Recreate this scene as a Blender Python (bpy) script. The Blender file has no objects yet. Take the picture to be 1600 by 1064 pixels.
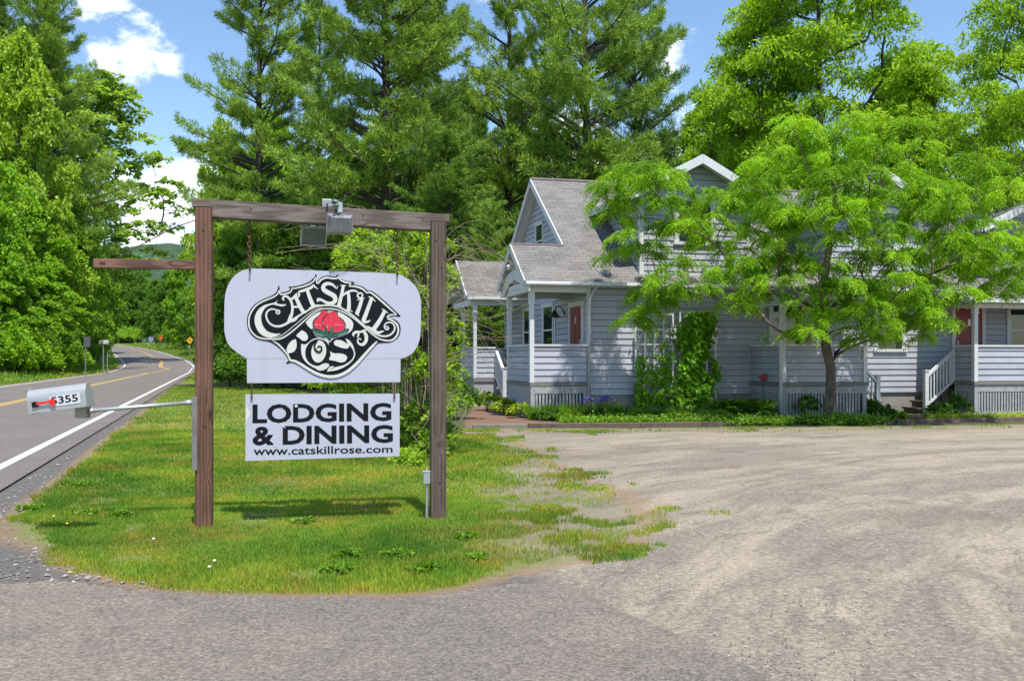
import bpy, bmesh, math, random
import numpy as np
from mathutils import Vector, Matrix
from mathutils.geometry import tessellate_polygon
R = math.radians
SC = bpy.context.scene
COL = SC.collection
# ------------------------------------------------------------------ camera
FPX, HC, HY = 1500.0, 1.5, 560.0          # focal length in photo pixels, eye height, horizon row
cam = bpy.data.cameras.new("camera"); cam.sensor_width = 36.0; cam.lens = 36.0*FPX/1600
cam.shift_y = (HY-532)/1600; cam.clip_start = 0.1; cam.clip_end = 6000
camo = bpy.data.objects.new("camera", cam); COL.objects.link(camo)
camo.location = (0, 0, HC); camo.rotation_euler = (R(90), 0, 0)
SC.camera = camo
# ------------------------------------------------------------------ light
SUN_FROM = Vector((0.13, -0.37, 0.90)).normalized()   # from the right, behind the camera, high
w = bpy.data.worlds.new("World"); SC.world = w; w.use_nodes = True
nt = w.node_tree; nt.nodes.clear()
def N(nt, t, **k):
    n = nt.nodes.new(t)
    for a, b in k.items():
        setattr(n, a, b)
    return n
sky = N(nt, 'ShaderNodeTexSky', sky_type='NISHITA', sun_disc=False)
sky.sun_elevation = math.asin(SUN_FROM.z); sky.sun_rotation = math.atan2(SUN_FROM.x, SUN_FROM.y)
sky.altitude = 300; sky.air_density = 1.0; sky.dust_density = 0.3; sky.ozone_density = 1.2
tc = N(nt, 'ShaderNodeTexCoord')
# clouds: a few cumulus patches fixed to sky directions, broken up by noise
nz = N(nt, 'ShaderNodeTexNoise'); nz.inputs['Scale'].default_value = 17; nz.inputs['Detail'].default_value = 9; nz.inputs['Roughness'].default_value = .66
mp = N(nt, 'ShaderNodeMapping'); mp.inputs['Scale'].default_value = (1, 1, 1.7)
nt.links.new(tc.outputs['Generated'], mp.inputs[0]); nt.links.new(mp.outputs[0], nz.inputs['Vector'])
def skydir(px, py):
    return Vector(((px-800)/FPX, 1, (HY-py)/FPX)).normalized()
acc = None
for px, py, rad in [(212, 78, .036), (168, 84, .024), (258, 99, .016), (150, -10, .034), (285, 312, .058), (225, 335, .06), (268, 272, .026), (1050, 82, .03), (730, -60, .05),
                    (-500, 120, .25), (2300, 200, .3), (900, -900, .25), (1060, 330, .12), (900, 250, .08)]:
    vm = N(nt, 'ShaderNodeVectorMath', operation='DISTANCE'); vm.inputs[1].default_value = skydir(px, py)
    nt.links.new(tc.outputs['Generated'], vm.inputs[0])
    mr = N(nt, 'ShaderNodeMapRange'); mr.inputs['From Min'].default_value = rad*1.25; mr.inputs['From Max'].default_value = 0
    nt.links.new(vm.outputs['Value'], mr.inputs['Value'])
    if acc is None: acc = mr.outputs[0]
    else:
        m = N(nt, 'ShaderNodeMath', operation='MAXIMUM'); nt.links.new(acc, m.inputs[0]); nt.links.new(mr.outputs[0], m.inputs[1]); acc = m.outputs[0]
s1 = N(nt, 'ShaderNodeMath', operation='MULTIPLY_ADD'); nt.links.new(nz.outputs[0], s1.inputs[0]); s1.inputs[1].default_value = 2.3
nt.links.new(acc, s1.inputs[2])
mr = N(nt, 'ShaderNodeMapRange'); mr.inputs['From Min'].default_value = 1.46; mr.inputs['From Max'].default_value = 2.05; mr.interpolation_type = 'SMOOTHSTEP'
nt.links.new(s1.outputs[0], mr.inputs['Value'])
mask = N(nt, 'ShaderNodeMath', operation='MULTIPLY'); nt.links.new(mr.outputs[0], mask.inputs[0])
gt = N(nt, 'ShaderNodeMath', operation='GREATER_THAN'); nt.links.new(acc, gt.inputs[0]); gt.inputs[1].default_value = 0.001
nt.links.new(gt.outputs[0], mask.inputs[1])
mx = N(nt, 'ShaderNodeMix', data_type='RGBA'); nt.links.new(mask.outputs[0], mx.inputs[0])
hs = N(nt, 'ShaderNodeHueSaturation'); hs.inputs['Saturation'].default_value = 1.08; hs.inputs['Value'].default_value = 1.15
nt.links.new(sky.outputs[0], hs.inputs['Color']); nt.links.new(hs.outputs[0], mx.inputs[6]); mx.inputs[7].default_value = (8.6, 9.0, 9.6, 1)
bg = N(nt, 'ShaderNodeBackground'); bg.inputs[1].default_value = 0.118
out = N(nt, 'ShaderNodeOutputWorld')
nt.links.new(mx.outputs[2], bg.inputs[0]); nt.links.new(bg.outputs[0], out.inputs[0])
sl = bpy.data.lights.new("sun", 'SUN'); sl.energy = 4.3; sl.angle = R(0.53); sl.color = (1, .955, .87)
so = bpy.data.objects.new("sun", sl); COL.objects.link(so)
so.rotation_euler = (-SUN_FROM).to_track_quat('-Z', 'Y').to_euler(); so.location = (0, -5, 30)
SC.view_settings.view_transform = 'Standard'; SC.view_settings.look = 'None'
SC.view_settings.exposure = 0.66; SC.view_settings.gamma = 1; SC.view_settings.use_curve_mapping = False
SC.cycles.max_bounces = 6; SC.cycles.diffuse_bounces = 3; SC.cycles.transmission_bounces = 4; SC.cycles.transparent_max_bounces = 4
SC.cycles.use_denoising = True

# ------------------------------------------------------------------ helpers
rng = np.random.default_rng(7); random.seed(7)
_ZP = [(0, 0), (100, 0), (115, .35), (130, .85), (148, 1.65), (168, 2.75), (185, 3.5), (200, 4.2), (230, 5), (400, 8), (800, 10), (3000, 10)]
def gz(y): return float(np.interp(y, [a for a, _ in _ZP], [b for _, b in _ZP]))
def G(px, py):                    # a ground point (flat part)
    d = FPX*HC/(py-HY); return Vector(((px-800)/FPX*d, d, 0))
def W(px, py, d): return Vector(((px-800)/FPX*d, d, HC+(HY-py)*d/FPX))

def tag(o, label=None, cat=None, group=None, kind=None):
    if label: o['label'] = label
    if cat: o['category'] = cat
    if group: o['group'] = group
    if kind: o['kind'] = kind
    return o
def empty(name, loc=(0, 0, 0), rz=0, label=None, cat=None, group=None):
    o = bpy.data.objects.new(name, None); COL.objects.link(o); o.location = loc; o.rotation_euler = (0, 0, rz)
    o.empty_display_size = .2
    return tag(o, label, cat, group)

class MB:
    def __init__(s): s.v = []; s.f = []; s.mi = []
    def add(s, vs, fs, m=0):
        b = len(s.v); s.v += [tuple(v) for v in vs]; s.f += [tuple(i+b for i in f) for f in fs]; s.mi += [m]*len(fs); return s
    def box(s, x0, x1, y0, y1, z0, z1, m=0, M=None):
        vs = [(x, y, z) for z in (z0, z1) for y in (y0, y1) for x in (x0, x1)]
        if M is not None: vs = [M @ Vector(v) for v in vs]
        return s.add(vs, [(0, 2, 3, 1), (4, 5, 7, 6), (0, 1, 5, 4), (2, 6, 7, 3), (0, 4, 6, 2), (1, 3, 7, 5)], m)
    def prism(s, poly, ext, m=0):     # poly: 3-D points in order, ext: extrusion vector
        n = len(poly); p = [Vector(q) for q in poly]; e = Vector(ext)
        b = len(s.v); s.v += [tuple(q) for q in p]+[tuple(q+e) for q in p]
        tris = tessellate_polygon([p])
        fs = [tuple(t) for t in tris]+[tuple(i+n for i in reversed(t)) for t in tris]+[(i, (i+1) % n, (i+1) % n+n, i+n) for i in range(n)]
        s.f += [tuple(i+b for i in f) for f in fs]; s.mi += [m]*len(fs); return s
    def tube(s, pts, r, n=8, m=0, caps=True):
        pts = [Vector(p) for p in pts]; k = len(pts)
        rs = r if hasattr(r, '__len__') else [r]*k
        b = len(s.v); up = Vector((0, 0, 1)); last = None
        for i, p in enumerate(pts):
            t = (pts[min(i+1, k-1)]-pts[max(i-1, 0)]).normalized()
            a = t.cross(up if last is None else last)
            if a.length < 1e-3: a = t.cross(Vector((1, 0, 0)))
            a.normalize(); c = t.cross(a); last = c if last is None else last
            last = Vector((0, 0, 1)) if abs(t.z) < .9 else Vector((1, 0, 0))
            for j in range(n):
                an = 2*math.pi*j/n; s.v.append(tuple(p+(a*math.cos(an)+c*math.sin(an))*rs[i]))
        for i in range(k-1):
            for j in range(n):
                s.f.append((b+i*n+j, b+i*n+(j+1) % n, b+(i+1)*n+(j+1) % n, b+(i+1)*n+j)); s.mi.append(m)
        if caps:
            s.f.append(tuple(b+j for j in reversed(range(n)))); s.mi.append(m)
            s.f.append(tuple(b+(k-1)*n+j for j in range(n))); s.mi.append(m)
        return s
    def build(s, name, mat, parent=None, bevel=0, smooth=False, fix=True):
        me = bpy.data.meshes.new(name); me.from_pydata(s.v, [], s.f)
        for m in (mat if isinstance(mat, (list, tuple)) else [mat]): me.materials.append(m)
        if any(s.mi): me.polygons.foreach_set('material_index', s.mi)
        if fix:
            bm = bmesh.new(); bm.from_mesh(me); bmesh.ops.recalc_face_normals(bm, faces=bm.faces); bm.to_mesh(me); bm.free()
        if smooth: me.polygons.foreach_set('use_smooth', [True]*len(me.polygons))
        me.update()
        o = bpy.data.objects.new(name, me); COL.objects.link(o)
        if parent: o.parent = parent
        if bevel:
            md = o.modifiers.new('bevel', 'BEVEL'); md.width = bevel; md.segments = 2; md.limit_method = 'ANGLE'
        return o
def npmesh(name, V, F, mat, attrs=None, parent=None, smooth=False):   # V (n,3), F (m,k)
    me = bpy.data.meshes.new(name); V = np.asarray(V, np.float32); F = np.asarray(F, np.int32); k = F.shape[1]
    me.vertices.add(len(V)); me.vertices.foreach_set('co', V.ravel())
    me.loops.add(F.size); me.loops.foreach_set('vertex_index', F.ravel())
    me.polygons.add(len(F)); me.polygons.foreach_set('loop_start', np.arange(0, F.size, k, dtype=np.int32))
    me.polygons.foreach_set('loop_total', np.full(len(F), k, np.int32))
    if smooth: me.polygons.foreach_set('use_smooth', np.ones(len(F), bool))
    for n, a in (attrs or {}).items():
        at = me.attributes.new(n, 'FLOAT', 'POINT'); at.data.foreach_set('value', np.asarray(a, np.float32))
    me.update(calc_edges=True)
    if mat: me.materials.append(mat)
    o = bpy.data.objects.new(name, me); COL.objects.link(o)
    if parent: o.parent = parent
    return o
def vnoise(x, y, seed=0):
    x = np.asarray(x, float); y = np.asarray(y, float)
    xi = np.floor(x).astype(int); yi = np.floor(y).astype(int); fx = x-xi; fy = y-yi
    fx = fx*fx*(3-2*fx); fy = fy*fy*(3-2*fy)
    def h(a, b):
        n = (a*374761393+b*668265263+seed*1442695041) & 0xffffffff
        n = ((n ^ (n >> 13))*1274126177) & 0xffffffff
        return ((n ^ (n >> 16)) & 0xffff)/65535.0
    return (h(xi, yi)*(1-fx)+h(xi+1, yi)*fx)*(1-fy)+(h(xi, yi+1)*(1-fx)+h(xi+1, yi+1)*fx)*fy
def fbm(x, y, seed=0, o=4):
    s = 0; a = .5
    for i in range(o): s = s+a*vnoise(np.asarray(x)*2**i, np.asarray(y)*2**i, seed+i); a *= .5
    return s/(1-.5**o)
def sdf_poly(X, Y, poly):           # positive inside
    P = np.array([(p[0], p[1]) for p in poly]); Q = np.roll(P, -1, 0); d = np.full(X.shape, 1e9); ins = np.zeros(X.shape, bool)
    for (ax, ay), (bx, by) in zip(P, Q):
        ex, ey = bx-ax, by-ay; t = np.clip(((X-ax)*ex+(Y-ay)*ey)/(ex*ex+ey*ey+1e-12), 0, 1)
        d = np.minimum(d, np.hypot(X-ax-t*ex, Y-ay-t*ey))
        c = (ay > Y) != (by > Y)
        with np.errstate(divide='ignore', invalid='ignore'):
            ins ^= c & (X < (bx-ax)*(Y-ay)/(by-ay+1e-20)+ax)
    return np.where(ins, d, -d)

# ------------------------------------------------------------------ materials
def newmat(name):
    m = bpy.data.materials.new(name); m.use_nodes = True; nt = m.node_tree
    return m, nt, nt.nodes['Principled BSDF']
def ramp(nt, fac, stops, interp='LINEAR'):
    r = N(nt, 'ShaderNodeValToRGB'); r.color_ramp.interpolation = interp
    e = r.color_ramp.elements
    while len(e) > len(stops): e.remove(e[-1])
    while len(e) < len(stops): e.new(.5)
    for x, (p, c) in zip(e, stops): x.position = p; x.color = (*c, 1) if len(c) == 3 else c
    if fac is not None: nt.links.new(fac, r.inputs[0])
    return r.outputs[0]
def noise(nt, scale, detail=4, rough=.55, vec=None, dist=0):
    n = N(nt, 'ShaderNodeTexNoise'); n.inputs['Scale'].default_value = scale; n.inputs['Detail'].default_value = detail
    n.inputs['Roughness'].default_value = rough; n.inputs['Distortion'].default_value = dist
    if vec is not None: nt.links.new(vec, n.inputs['Vector'])
    return n.outputs[0]
def mapv(nt, scale=(1, 1, 1), rot=(0, 0, 0), kind='Object'):
    t = N(nt, 'ShaderNodeTexCoord'); m = N(nt, 'ShaderNodeMapping'); m.inputs['Scale'].default_value = scale; m.inputs['Rotation'].default_value = rot
    nt.links.new(t.outputs[kind], m.inputs[0]); return m.outputs[0]
def mixc(nt, fac, a, b, mode='MIX'):
    m = N(nt, 'ShaderNodeMix', data_type='RGBA', blend_type=mode); m.clamp_result = False
    for s, x in ((0, fac), (6, a), (7, b)):
        if isinstance(x, (int, float)): m.inputs[s].default_value = x
        elif isinstance(x, (tuple, list)): m.inputs[s].default_value = (*x, 1) if len(x) == 3 else x
        else: nt.links.new(x, m.inputs[s])
    return m.outputs[2]
def mathn(nt, op, a, b=None, c=None, clamp=False):
    m = N(nt, 'ShaderNodeMath', operation=op); m.use_clamp = clamp
    for i, x in enumerate((a, b, c)):
        if x is None: continue
        if isinstance(x, (int, float)): m.inputs[i].default_value = x
        else: nt.links.new(x, m.inputs[i])
    return m.outputs[0]
def sstep(nt, v, a, b):
    m = N(nt, 'ShaderNodeMapRange'); m.interpolation_type = 'SMOOTHSTEP'; m.inputs['From Min'].default_value = a; m.inputs['From Max'].default_value = b
    nt.links.new(v, m.inputs['Value']); return m.outputs[0]
def bump(nt, b, h, strength=.3, dist=.01, prev=None):
    n = N(nt, 'ShaderNodeBump'); n.inputs['Strength'].default_value = strength; n.inputs['Distance'].default_value = dist
    nt.links.new(h, n.inputs['Height'])
    if prev is not None: nt.links.new(prev, n.inputs['Normal'])
    if b is not None: nt.links.new(n.outputs[0], b.inputs['Normal'])
    return n.outputs[0]
def paint(name, c, rough=.5, var=.12, dirt=None, dscale=3, metal=0, spec=.5):
    m, nt, b = newmat(name); v = mapv(nt)
    n = noise(nt, dscale, 6, .65, v)
    c2 = dirt or tuple(x*.6 for x in c)
    col = mixc(nt, mathn(nt, 'MULTIPLY', sstep(nt, n, .42, .8), var*4, clamp=True), c, c2)
    nt.links.new(col, b.inputs['Base Color']); b.inputs['Roughness'].default_value = rough; b.inputs['Metallic'].default_value = metal
    b.inputs['Specular IOR Level'].default_value = spec
    bump(nt, b, noise(nt, 60, 3, .6, v), .08, .004)
    return m
M = {}
M['white'] = paint('white paint', (.60, .60, .62), .5, .08, (.40, .40, .38), 5)
M['siding'] = paint('blue grey siding', (.385, .388, .455), .6, .14, (.28, .28, .315), 1.3)
M['joint'] = paint('board joint grime and shade', (.085, .088, .105), .9, .05)  # dark colour holds both joint grime and the lip's shadow line
M['black'] = paint('black paint', (.008, .008, .012), .55, .05, spec=.15)
M['logowhite'] = paint('cream paint', (.60, .59, .55), .5, .08, (.45, .43, .37), 8)
M['red'] = paint('rose red paint', (.60, .012, .045), .45, .1, (.75, .2, .2), 30)
M['leafpaint'] = paint('green paint', (.012, .09, .055), .45, .1, (.05, .2, .13), 20)
M['panel'] = paint('pale blue sign paint', (.44, .45, .54), .5, .12, (.38, .39, .44), 2.6)
M['doorred'] = paint('red door paint', (.21, .008, .014), .4, .1)
M['glass'], _nt, _b = newmat('window glass'); _b.inputs['Base Color'].default_value = (.02, .025, .03, 1); _b.inputs['Roughness'].default_value = .04; _b.inputs['Specular IOR Level'].default_value = .8
M['concrete'] = paint('concrete', (.27, .26, .24), .9, .2, (.16, .15, .13), 4)
M['deckwood'] = paint('weathered deck wood', (.20, .185, .17), .85, .2, (.10, .09, .08), 7)
M['metal'] = paint('galvanised metal', (.52, .53, .55), .45, .12, (.3, .3, .3), 9, .7)
M['aluminium'] = paint('grey aluminium', (.33, .34, .36), .5, .2, (.15, .15, .15), 14, .5)
M['rust'] = paint('rusty chain', (.09, .05, .035), .8, .2, (.2, .09, .04), 30, .3)
M['flagred'] = paint('mailbox flag red', (.75, .02, .01), .4, .05)
M['yellow'] = paint('yellow sign', (.80, .38, .02), .5, .04)
M['orange'] = paint('orange vinyl', (.8, .12, .02), .5, .04)
M['navy'] = paint('navy sign', (.03, .04, .13), .5, .04)
M['lamp'] = paint('dark green enamel', (.02, .045, .035), .4, .1)

def shingle():
    m, nt, b = newmat('asphalt shingles')
    u = N(nt, 'ShaderNodeUVMap'); u.uv_map = 'UVMap'
    br = N(nt, 'ShaderNodeTexBrick'); nt.links.new(u.outputs[0], br.inputs[0])
    br.inputs['Scale'].default_value = 1; br.inputs['Brick Width'].default_value = .30; br.inputs['Row Height'].default_value = .14
    br.inputs['Mortar Size'].default_value = .008; br.inputs['Mortar Smooth'].default_value = .1; br.inputs['Bias'].default_value = 0
    br.inputs['Color1'].default_value = (.208, .196, .186, 1); br.inputs['Color2'].default_value = (.138, .130, .125, 1); br.inputs['Mortar'].default_value = (.06, .055, .055, 1)
    n1 = noise(nt, 1.2, 5, .6, u.outputs[0]); n2 = noise(nt, 45, 3, .7, u.outputs[0])
    sp = N(nt, 'ShaderNodeSeparateXYZ'); nt.links.new(u.outputs[0], sp.inputs[0])
    row = mathn(nt, 'FRACT', mathn(nt, 'DIVIDE', sp.outputs[1], .14))
    c = mixc(nt, sstep(nt, n1, .35, .7), br.outputs[0], (.235, .222, .207), 'MIX')
    c = mixc(nt, .55, br.outputs[0], c)
    c = mixc(nt, sstep(nt, n2, .4, .75), c, mixc(nt, 1, c, (.62, .6, .6), 'MULTIPLY'))
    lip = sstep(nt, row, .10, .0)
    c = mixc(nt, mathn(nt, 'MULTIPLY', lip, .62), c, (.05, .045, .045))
    nt.links.new(c, b.inputs['Base Color']); b.inputs['Roughness'].default_value = .95
    h = mathn(nt, 'ADD', mathn(nt, 'MULTIPLY', row, -1.0), mathn(nt, 'MULTIPLY', n2, .5))
    bump(nt, b, h, .7, .012)
    return m
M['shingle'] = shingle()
_m = M['siding']; _nt = _m.node_tree; _b = _nt.nodes['Principled BSDF']; _l = _b.inputs['Base Color'].links[0].from_socket      # board to board variation
_t = N(_nt, 'ShaderNodeTexCoord'); _s = N(_nt, 'ShaderNodeSeparateXYZ'); _nt.links.new(_t.outputs['Object'], _s.inputs[0])
_row = mathn(_nt, 'FLOOR', mathn(_nt, 'DIVIDE', mathn(_nt, 'SUBTRACT', _s.outputs[2], .571), .16))
_w1 = N(_nt, 'ShaderNodeTexWhiteNoise', noise_dimensions='1D'); _nt.links.new(_row, _w1.inputs['W'])
_col = mathn(_nt, 'FLOOR', mathn(_nt, 'DIVIDE', mathn(_nt, 'ADD', mathn(_nt, 'ADD', _s.outputs[0], _s.outputs[1]), mathn(_nt, 'MULTIPLY', _w1.outputs[0], 3.6)), 3.6))
_w2 = N(_nt, 'ShaderNodeTexWhiteNoise', noise_dimensions='2D'); _c = N(_nt, 'ShaderNodeCombineXYZ'); _nt.links.new(_row, _c.inputs[0]); _nt.links.new(_col, _c.inputs[1]); _nt.links.new(_c.outputs[0], _w2.inputs['Vector'])
_v = mathn(_nt, 'MULTIPLY_ADD', _w2.outputs[0], .17, .90); _h = N(_nt, 'ShaderNodeHueSaturation'); _nt.links.new(_v, _h.inputs['Value']); _nt.links.new(_l, _h.inputs['Color'])
_dr = noise(_nt, 1, 5, .7, mapv(_nt, (5, 5, .5))); _nt.links.new(mixc(_nt, mathn(_nt, 'MULTIPLY', sstep(_nt, _dr, .52, .75), .28), _h.outputs[0], (.23, .23, .235)), _b.inputs['Base Color'])
_m = M['panel']; _nt = _m.node_tree; _b = _nt.nodes['Principled BSDF']; _l = _b.inputs['Base Color'].links[0].from_socket      # rain streaks on the boards
_dr = noise(_nt, 1, 6, .7, mapv(_nt, (16, 16, 1.1))); _nt.links.new(mixc(_nt, mathn(_nt, 'MULTIPLY', sstep(_nt, _dr, .50, .78), .35), _l, (.34, .345, .37)), _b.inputs['Base Color'])

def wood(name, c1, c2, c3, axis='Z'):
    m, nt, b = newmat(name)
    sc = {'Z': (9, 9, .55), 'X': (.55, 9, 9)}[axis]
    t = N(nt, 'ShaderNodeTexCoord')
    nn = N(nt, 'ShaderNodeTexNoise'); nn.inputs['Scale'].default_value = 1.6; nn.inputs['Detail'].default_value = 2
    nt.links.new(t.outputs['Object'], nn.inputs['Vector'])
    mm = N(nt, 'ShaderNodeMapping'); mm.inputs['Scale'].default_value = sc; nt.links.new(t.outputs['Object'], mm.inputs[0])
    add = N(nt, 'ShaderNodeMix', data_type='VECTOR'); add.inputs[0].default_value = .10
    # knots: a sparse voronoi field bends the grain around it
    mk = N(nt, 'ShaderNodeMapping'); mk.inputs['Scale'].default_value = {'Z': (5, 5, 2.3), 'X': (2.3, 5, 5)}[axis]; nt.links.new(t.outputs['Object'], mk.inputs[0])
    vo = N(nt, 'ShaderNodeTexVoronoi'); vo.inputs['Scale'].default_value = 1.0; nt.links.new(mk.outputs[0], vo.inputs['Vector'])
    kd = sstep(nt, vo.outputs['Distance'], .34, .02)
    wv = N(nt, 'ShaderNodeTexWave', wave_type='BANDS', bands_direction='X'); wv.inputs['Scale'].default_value = 1.1
    wv.inputs['Distortion'].default_value = 7.0; wv.inputs['Detail'].default_value = 3; wv.inputs['Detail Scale'].default_value = 1.2
    nt.links.new(mm.outputs[0], wv.inputs['Vector']); ph = mathn(nt, 'MULTIPLY', kd, 9.0); nt.links.new(ph, wv.inputs['Phase Offset'])
    gr = noise(nt, 5, 8, .7, mm.outputs[0])
    big = noise(nt, 1.7, 3, .5, t.outputs['Object'])
    c = mixc(nt, sstep(nt, wv.outputs[1], .15, .8), c1, c2)
    c = mixc(nt, mathn(nt, 'MULTIPLY', sstep(nt, gr, .45, .72), .75), c, c3)
    c = mixc(nt, mathn(nt, 'MULTIPLY', sstep(nt, big, .45, .7), .45), c, tuple(x*1.35 for x in c2))
    c = mixc(nt, mathn(nt, 'MULTIPLY', sstep(nt, kd, .55, .95), .8), c, (c3[0]*.6, c3[1]*.5, c3[2]*.5))
    nt.links.new(c, b.inputs['Base Color']); b.inputs['Roughness'].default_value = .8
    bump(nt, b, mathn(nt, 'ADD', wv.outputs[1], mathn(nt, 'MULTIPLY', gr, 1.5)), .5, .004)
    return m
M['post'] = wood('stained post wood', (.095, .040, .023), (.165, .082, .050), (.026, .012, .008))
M['post_grey'] = wood('weathered post wood', (.064, .044, .032), (.118, .086, .064), (.019, .013, .010))
M['beam'] = wood('weathered beam wood', (.105, .080, .066), (.175, .142, .120), (.035, .026, .022), 'X')
M['arm'] = wood('stained arm wood', (.10, .045, .031), (.18, .09, .063), (.035, .017, .012), 'X')

def barkmat(name, c1, c2, scale=6):
    m, nt, b = newmat(name); v = mapv(nt, (1, 1, .25))
    n = noise(nt, scale*3, 6, .7, v, 1.5)
    nt.links.new(ramp(nt, n, [(.35, c2), (.6, c1)]), b.inputs['Base Color']); b.inputs['Roughness'].default_value = .95
    bump(nt, b, n, .9, .03); return m
M['bark'] = barkmat('locust bark', (.17, .135, .095), (.035, .027, .02))
M['bark_dark'] = barkmat('pine bark', (.095, .08, .068), (.028, .023, .02))
M['bark_pale'] = barkmat('birch bark', (.45, .43, .38), (.14, .12, .10))
M['twig'] = barkmat('dry twig', (.36, .29, .20), (.16, .12, .08))

def leafmat(name, hue_var=.5, trans=.5, rough=.5, bright=.0):
    m, nt, b = newmat(name)
    oi = N(nt, 'ShaderNodeObjectInfo'); at = N(nt, 'ShaderNodeAttribute'); at.attribute_name = 'var'
    hsv = N(nt, 'ShaderNodeHueSaturation')
    nt.links.new(oi.outputs['Color'], hsv.inputs['Color'])
    nt.links.new(mathn(nt, 'MULTIPLY_ADD', at.outputs['Fac'], .06*hue_var, .5-.035*hue_var), hsv.inputs['Hue'])
    nt.links.new(mathn(nt, 'MULTIPLY_ADD', at.outputs['Fac'], -1.05, 1.55), hsv.inputs['Value'])
    b.inputs['Roughness'].default_value = rough; b.inputs['Specular IOR Level'].default_value = .25
    nt.links.new(hsv.outputs[0], b.inputs['Base Color'])
    tr = N(nt, 'ShaderNodeBsdfTranslucent')
    tc2 = mixc(nt, 1, hsv.outputs[0], (1.45, 1.3, .55), 'MULTIPLY'); nt.links.new(tc2, tr.inputs[0])
    mx = N(nt, 'ShaderNodeMixShader'); mx.inputs[0].default_value = trans
    nt.links.new(b.outputs[0], mx.inputs[1]); nt.links.new(tr.outputs[0], mx.inputs[2])
    nt.links.new(mx.outputs[0], nt.nodes['Material Output'].inputs[0]); return m
M['leaf'] = leafmat('leaf'); M['needle'] = leafmat('needle', .3, .25, .55); M['grass'] = leafmat('grass blade', .9, .4, .6)
_m, _nt, _b = M['grass'], M['grass'].node_tree, M['grass'].node_tree.nodes['Principled BSDF']
_at = N(_nt, 'ShaderNodeAttribute'); _at.attribute_name = 'tone'
_hs = [n for n in _nt.nodes if n.type == 'HUE_SAT'][0]; _oi = [n for n in _nt.nodes if n.type == 'OBJECT_INFO'][0]
_c = ramp(_nt, _at.outputs['Fac'], [(0, (1.75, 1.0, 1.8)), (.15, (1.45, 1.08, 1.3)), (.38, (1.02, 1.05, 1)), (.7, (.70, .97, .85)), (1, (.48, .85, .8))])
_nt.links.new(mixc(_nt, 1, _oi.outputs['Color'], _c, 'MULTIPLY'), _hs.inputs['Color'])
# ------------------------------------------------------------------ ground, road, lot
def WL(y): return -6.86-.307*(y-12.86)                 # the straight right-hand white line
lawn_px = [(302, 591), (264, 609), (243, 626), (215, 650), (181, 675), (139, 706), (104, 737), (70, 765), (35, 789), (5, 812), (10, 840), (60, 858), (110, 886), (175, 908), (250, 922), (350, 928), (500, 930),
           (625, 929), (700, 924), (760, 908), (801, 893), (886, 882), (936, 865), (992, 848), (1010, 825), (1005, 797), (975, 769), (925, 752), (886, 741), (846, 713), (812, 690), (756, 679), (720, 680), (690, 640), (690, 600)]
LAWN = [(*G(x, y).xy,) for x, y in lawn_px]
APRON = [(*G(x, y).xy,) for x, y in [(-40, 918), (100, 912), (175, 922), (250, 929), (350, 934), (500, 937), (625, 936), (700, 931), (770, 920), (840, 915), (897, 924), (953, 950), (1015, 977), (1094, 1011), (1167, 1045), (1230, 1085)]]
BED = [(-1.0, 20.9), (5.8, 21.3), (12.5, 22.6), (40, 26), (60, 90), (-20, 90), (-14, 40), (-3, 26)]
road_r = [(-2.91-.307*y, y) for y in (-60, -20, 0, 4, 8, 12, 16, 20, 30, 45, 60, 75, 90, 105, 115)]+[(-40.1, 121), (-46.9, 138), (-56.8, 158), (-68.8, 180), (-80, 199), (-110, 245)]
road_l = [(-11.4-.307*y, y) for y in (-60, -20, 0, 4, 8, 12, 16, 20, 30, 45, 60, 75, 90, 98, 104)]+[(-47.8, 118), (-52.6, 130), (-60.8, 148), (-70.5, 168), (-79, 183), (-118, 238)]
def spline(P, n=6):
    P = [Vector(p).to_3d() if len(p) == 2 else Vector(p) for p in P]; o = []
    for i in range(len(P)-1):
        a, b, c, d = P[max(i-1, 0)], P[i], P[i+1], P[min(i+2, len(P)-1)]
        for k in range(n):
            t = k/n; o.append(.5*((2*b)+(c-a)*t+(2*a-5*b+4*c-d)*t*t+(3*b-a-3*c+d)*t**3))
    o.append(P[-1]); return o
RR = spline(road_r, 5); RL = spline(road_l, 5)
def strip(name, A, B, mat, dz):
    V = []
    for a, b in zip(A, B):
        m = (a+b)/2
        for p in (a, m, b): V.append((p.x, p.y, gz(p.y)+dz+(.03 if p is m and name == 'road' else 0)))
    F = []
    for i in range(len(A)-1):
        for j in (0, 1): F.append((3*i+j, 3*i+j+1, 3*i+3+j+1, 3*i+3+j))
    return npmesh(name, V, F, mat)
def offs(P, Q, s): return [p+(q-p).normalized()*s for p, q in zip(P, Q)]

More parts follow.
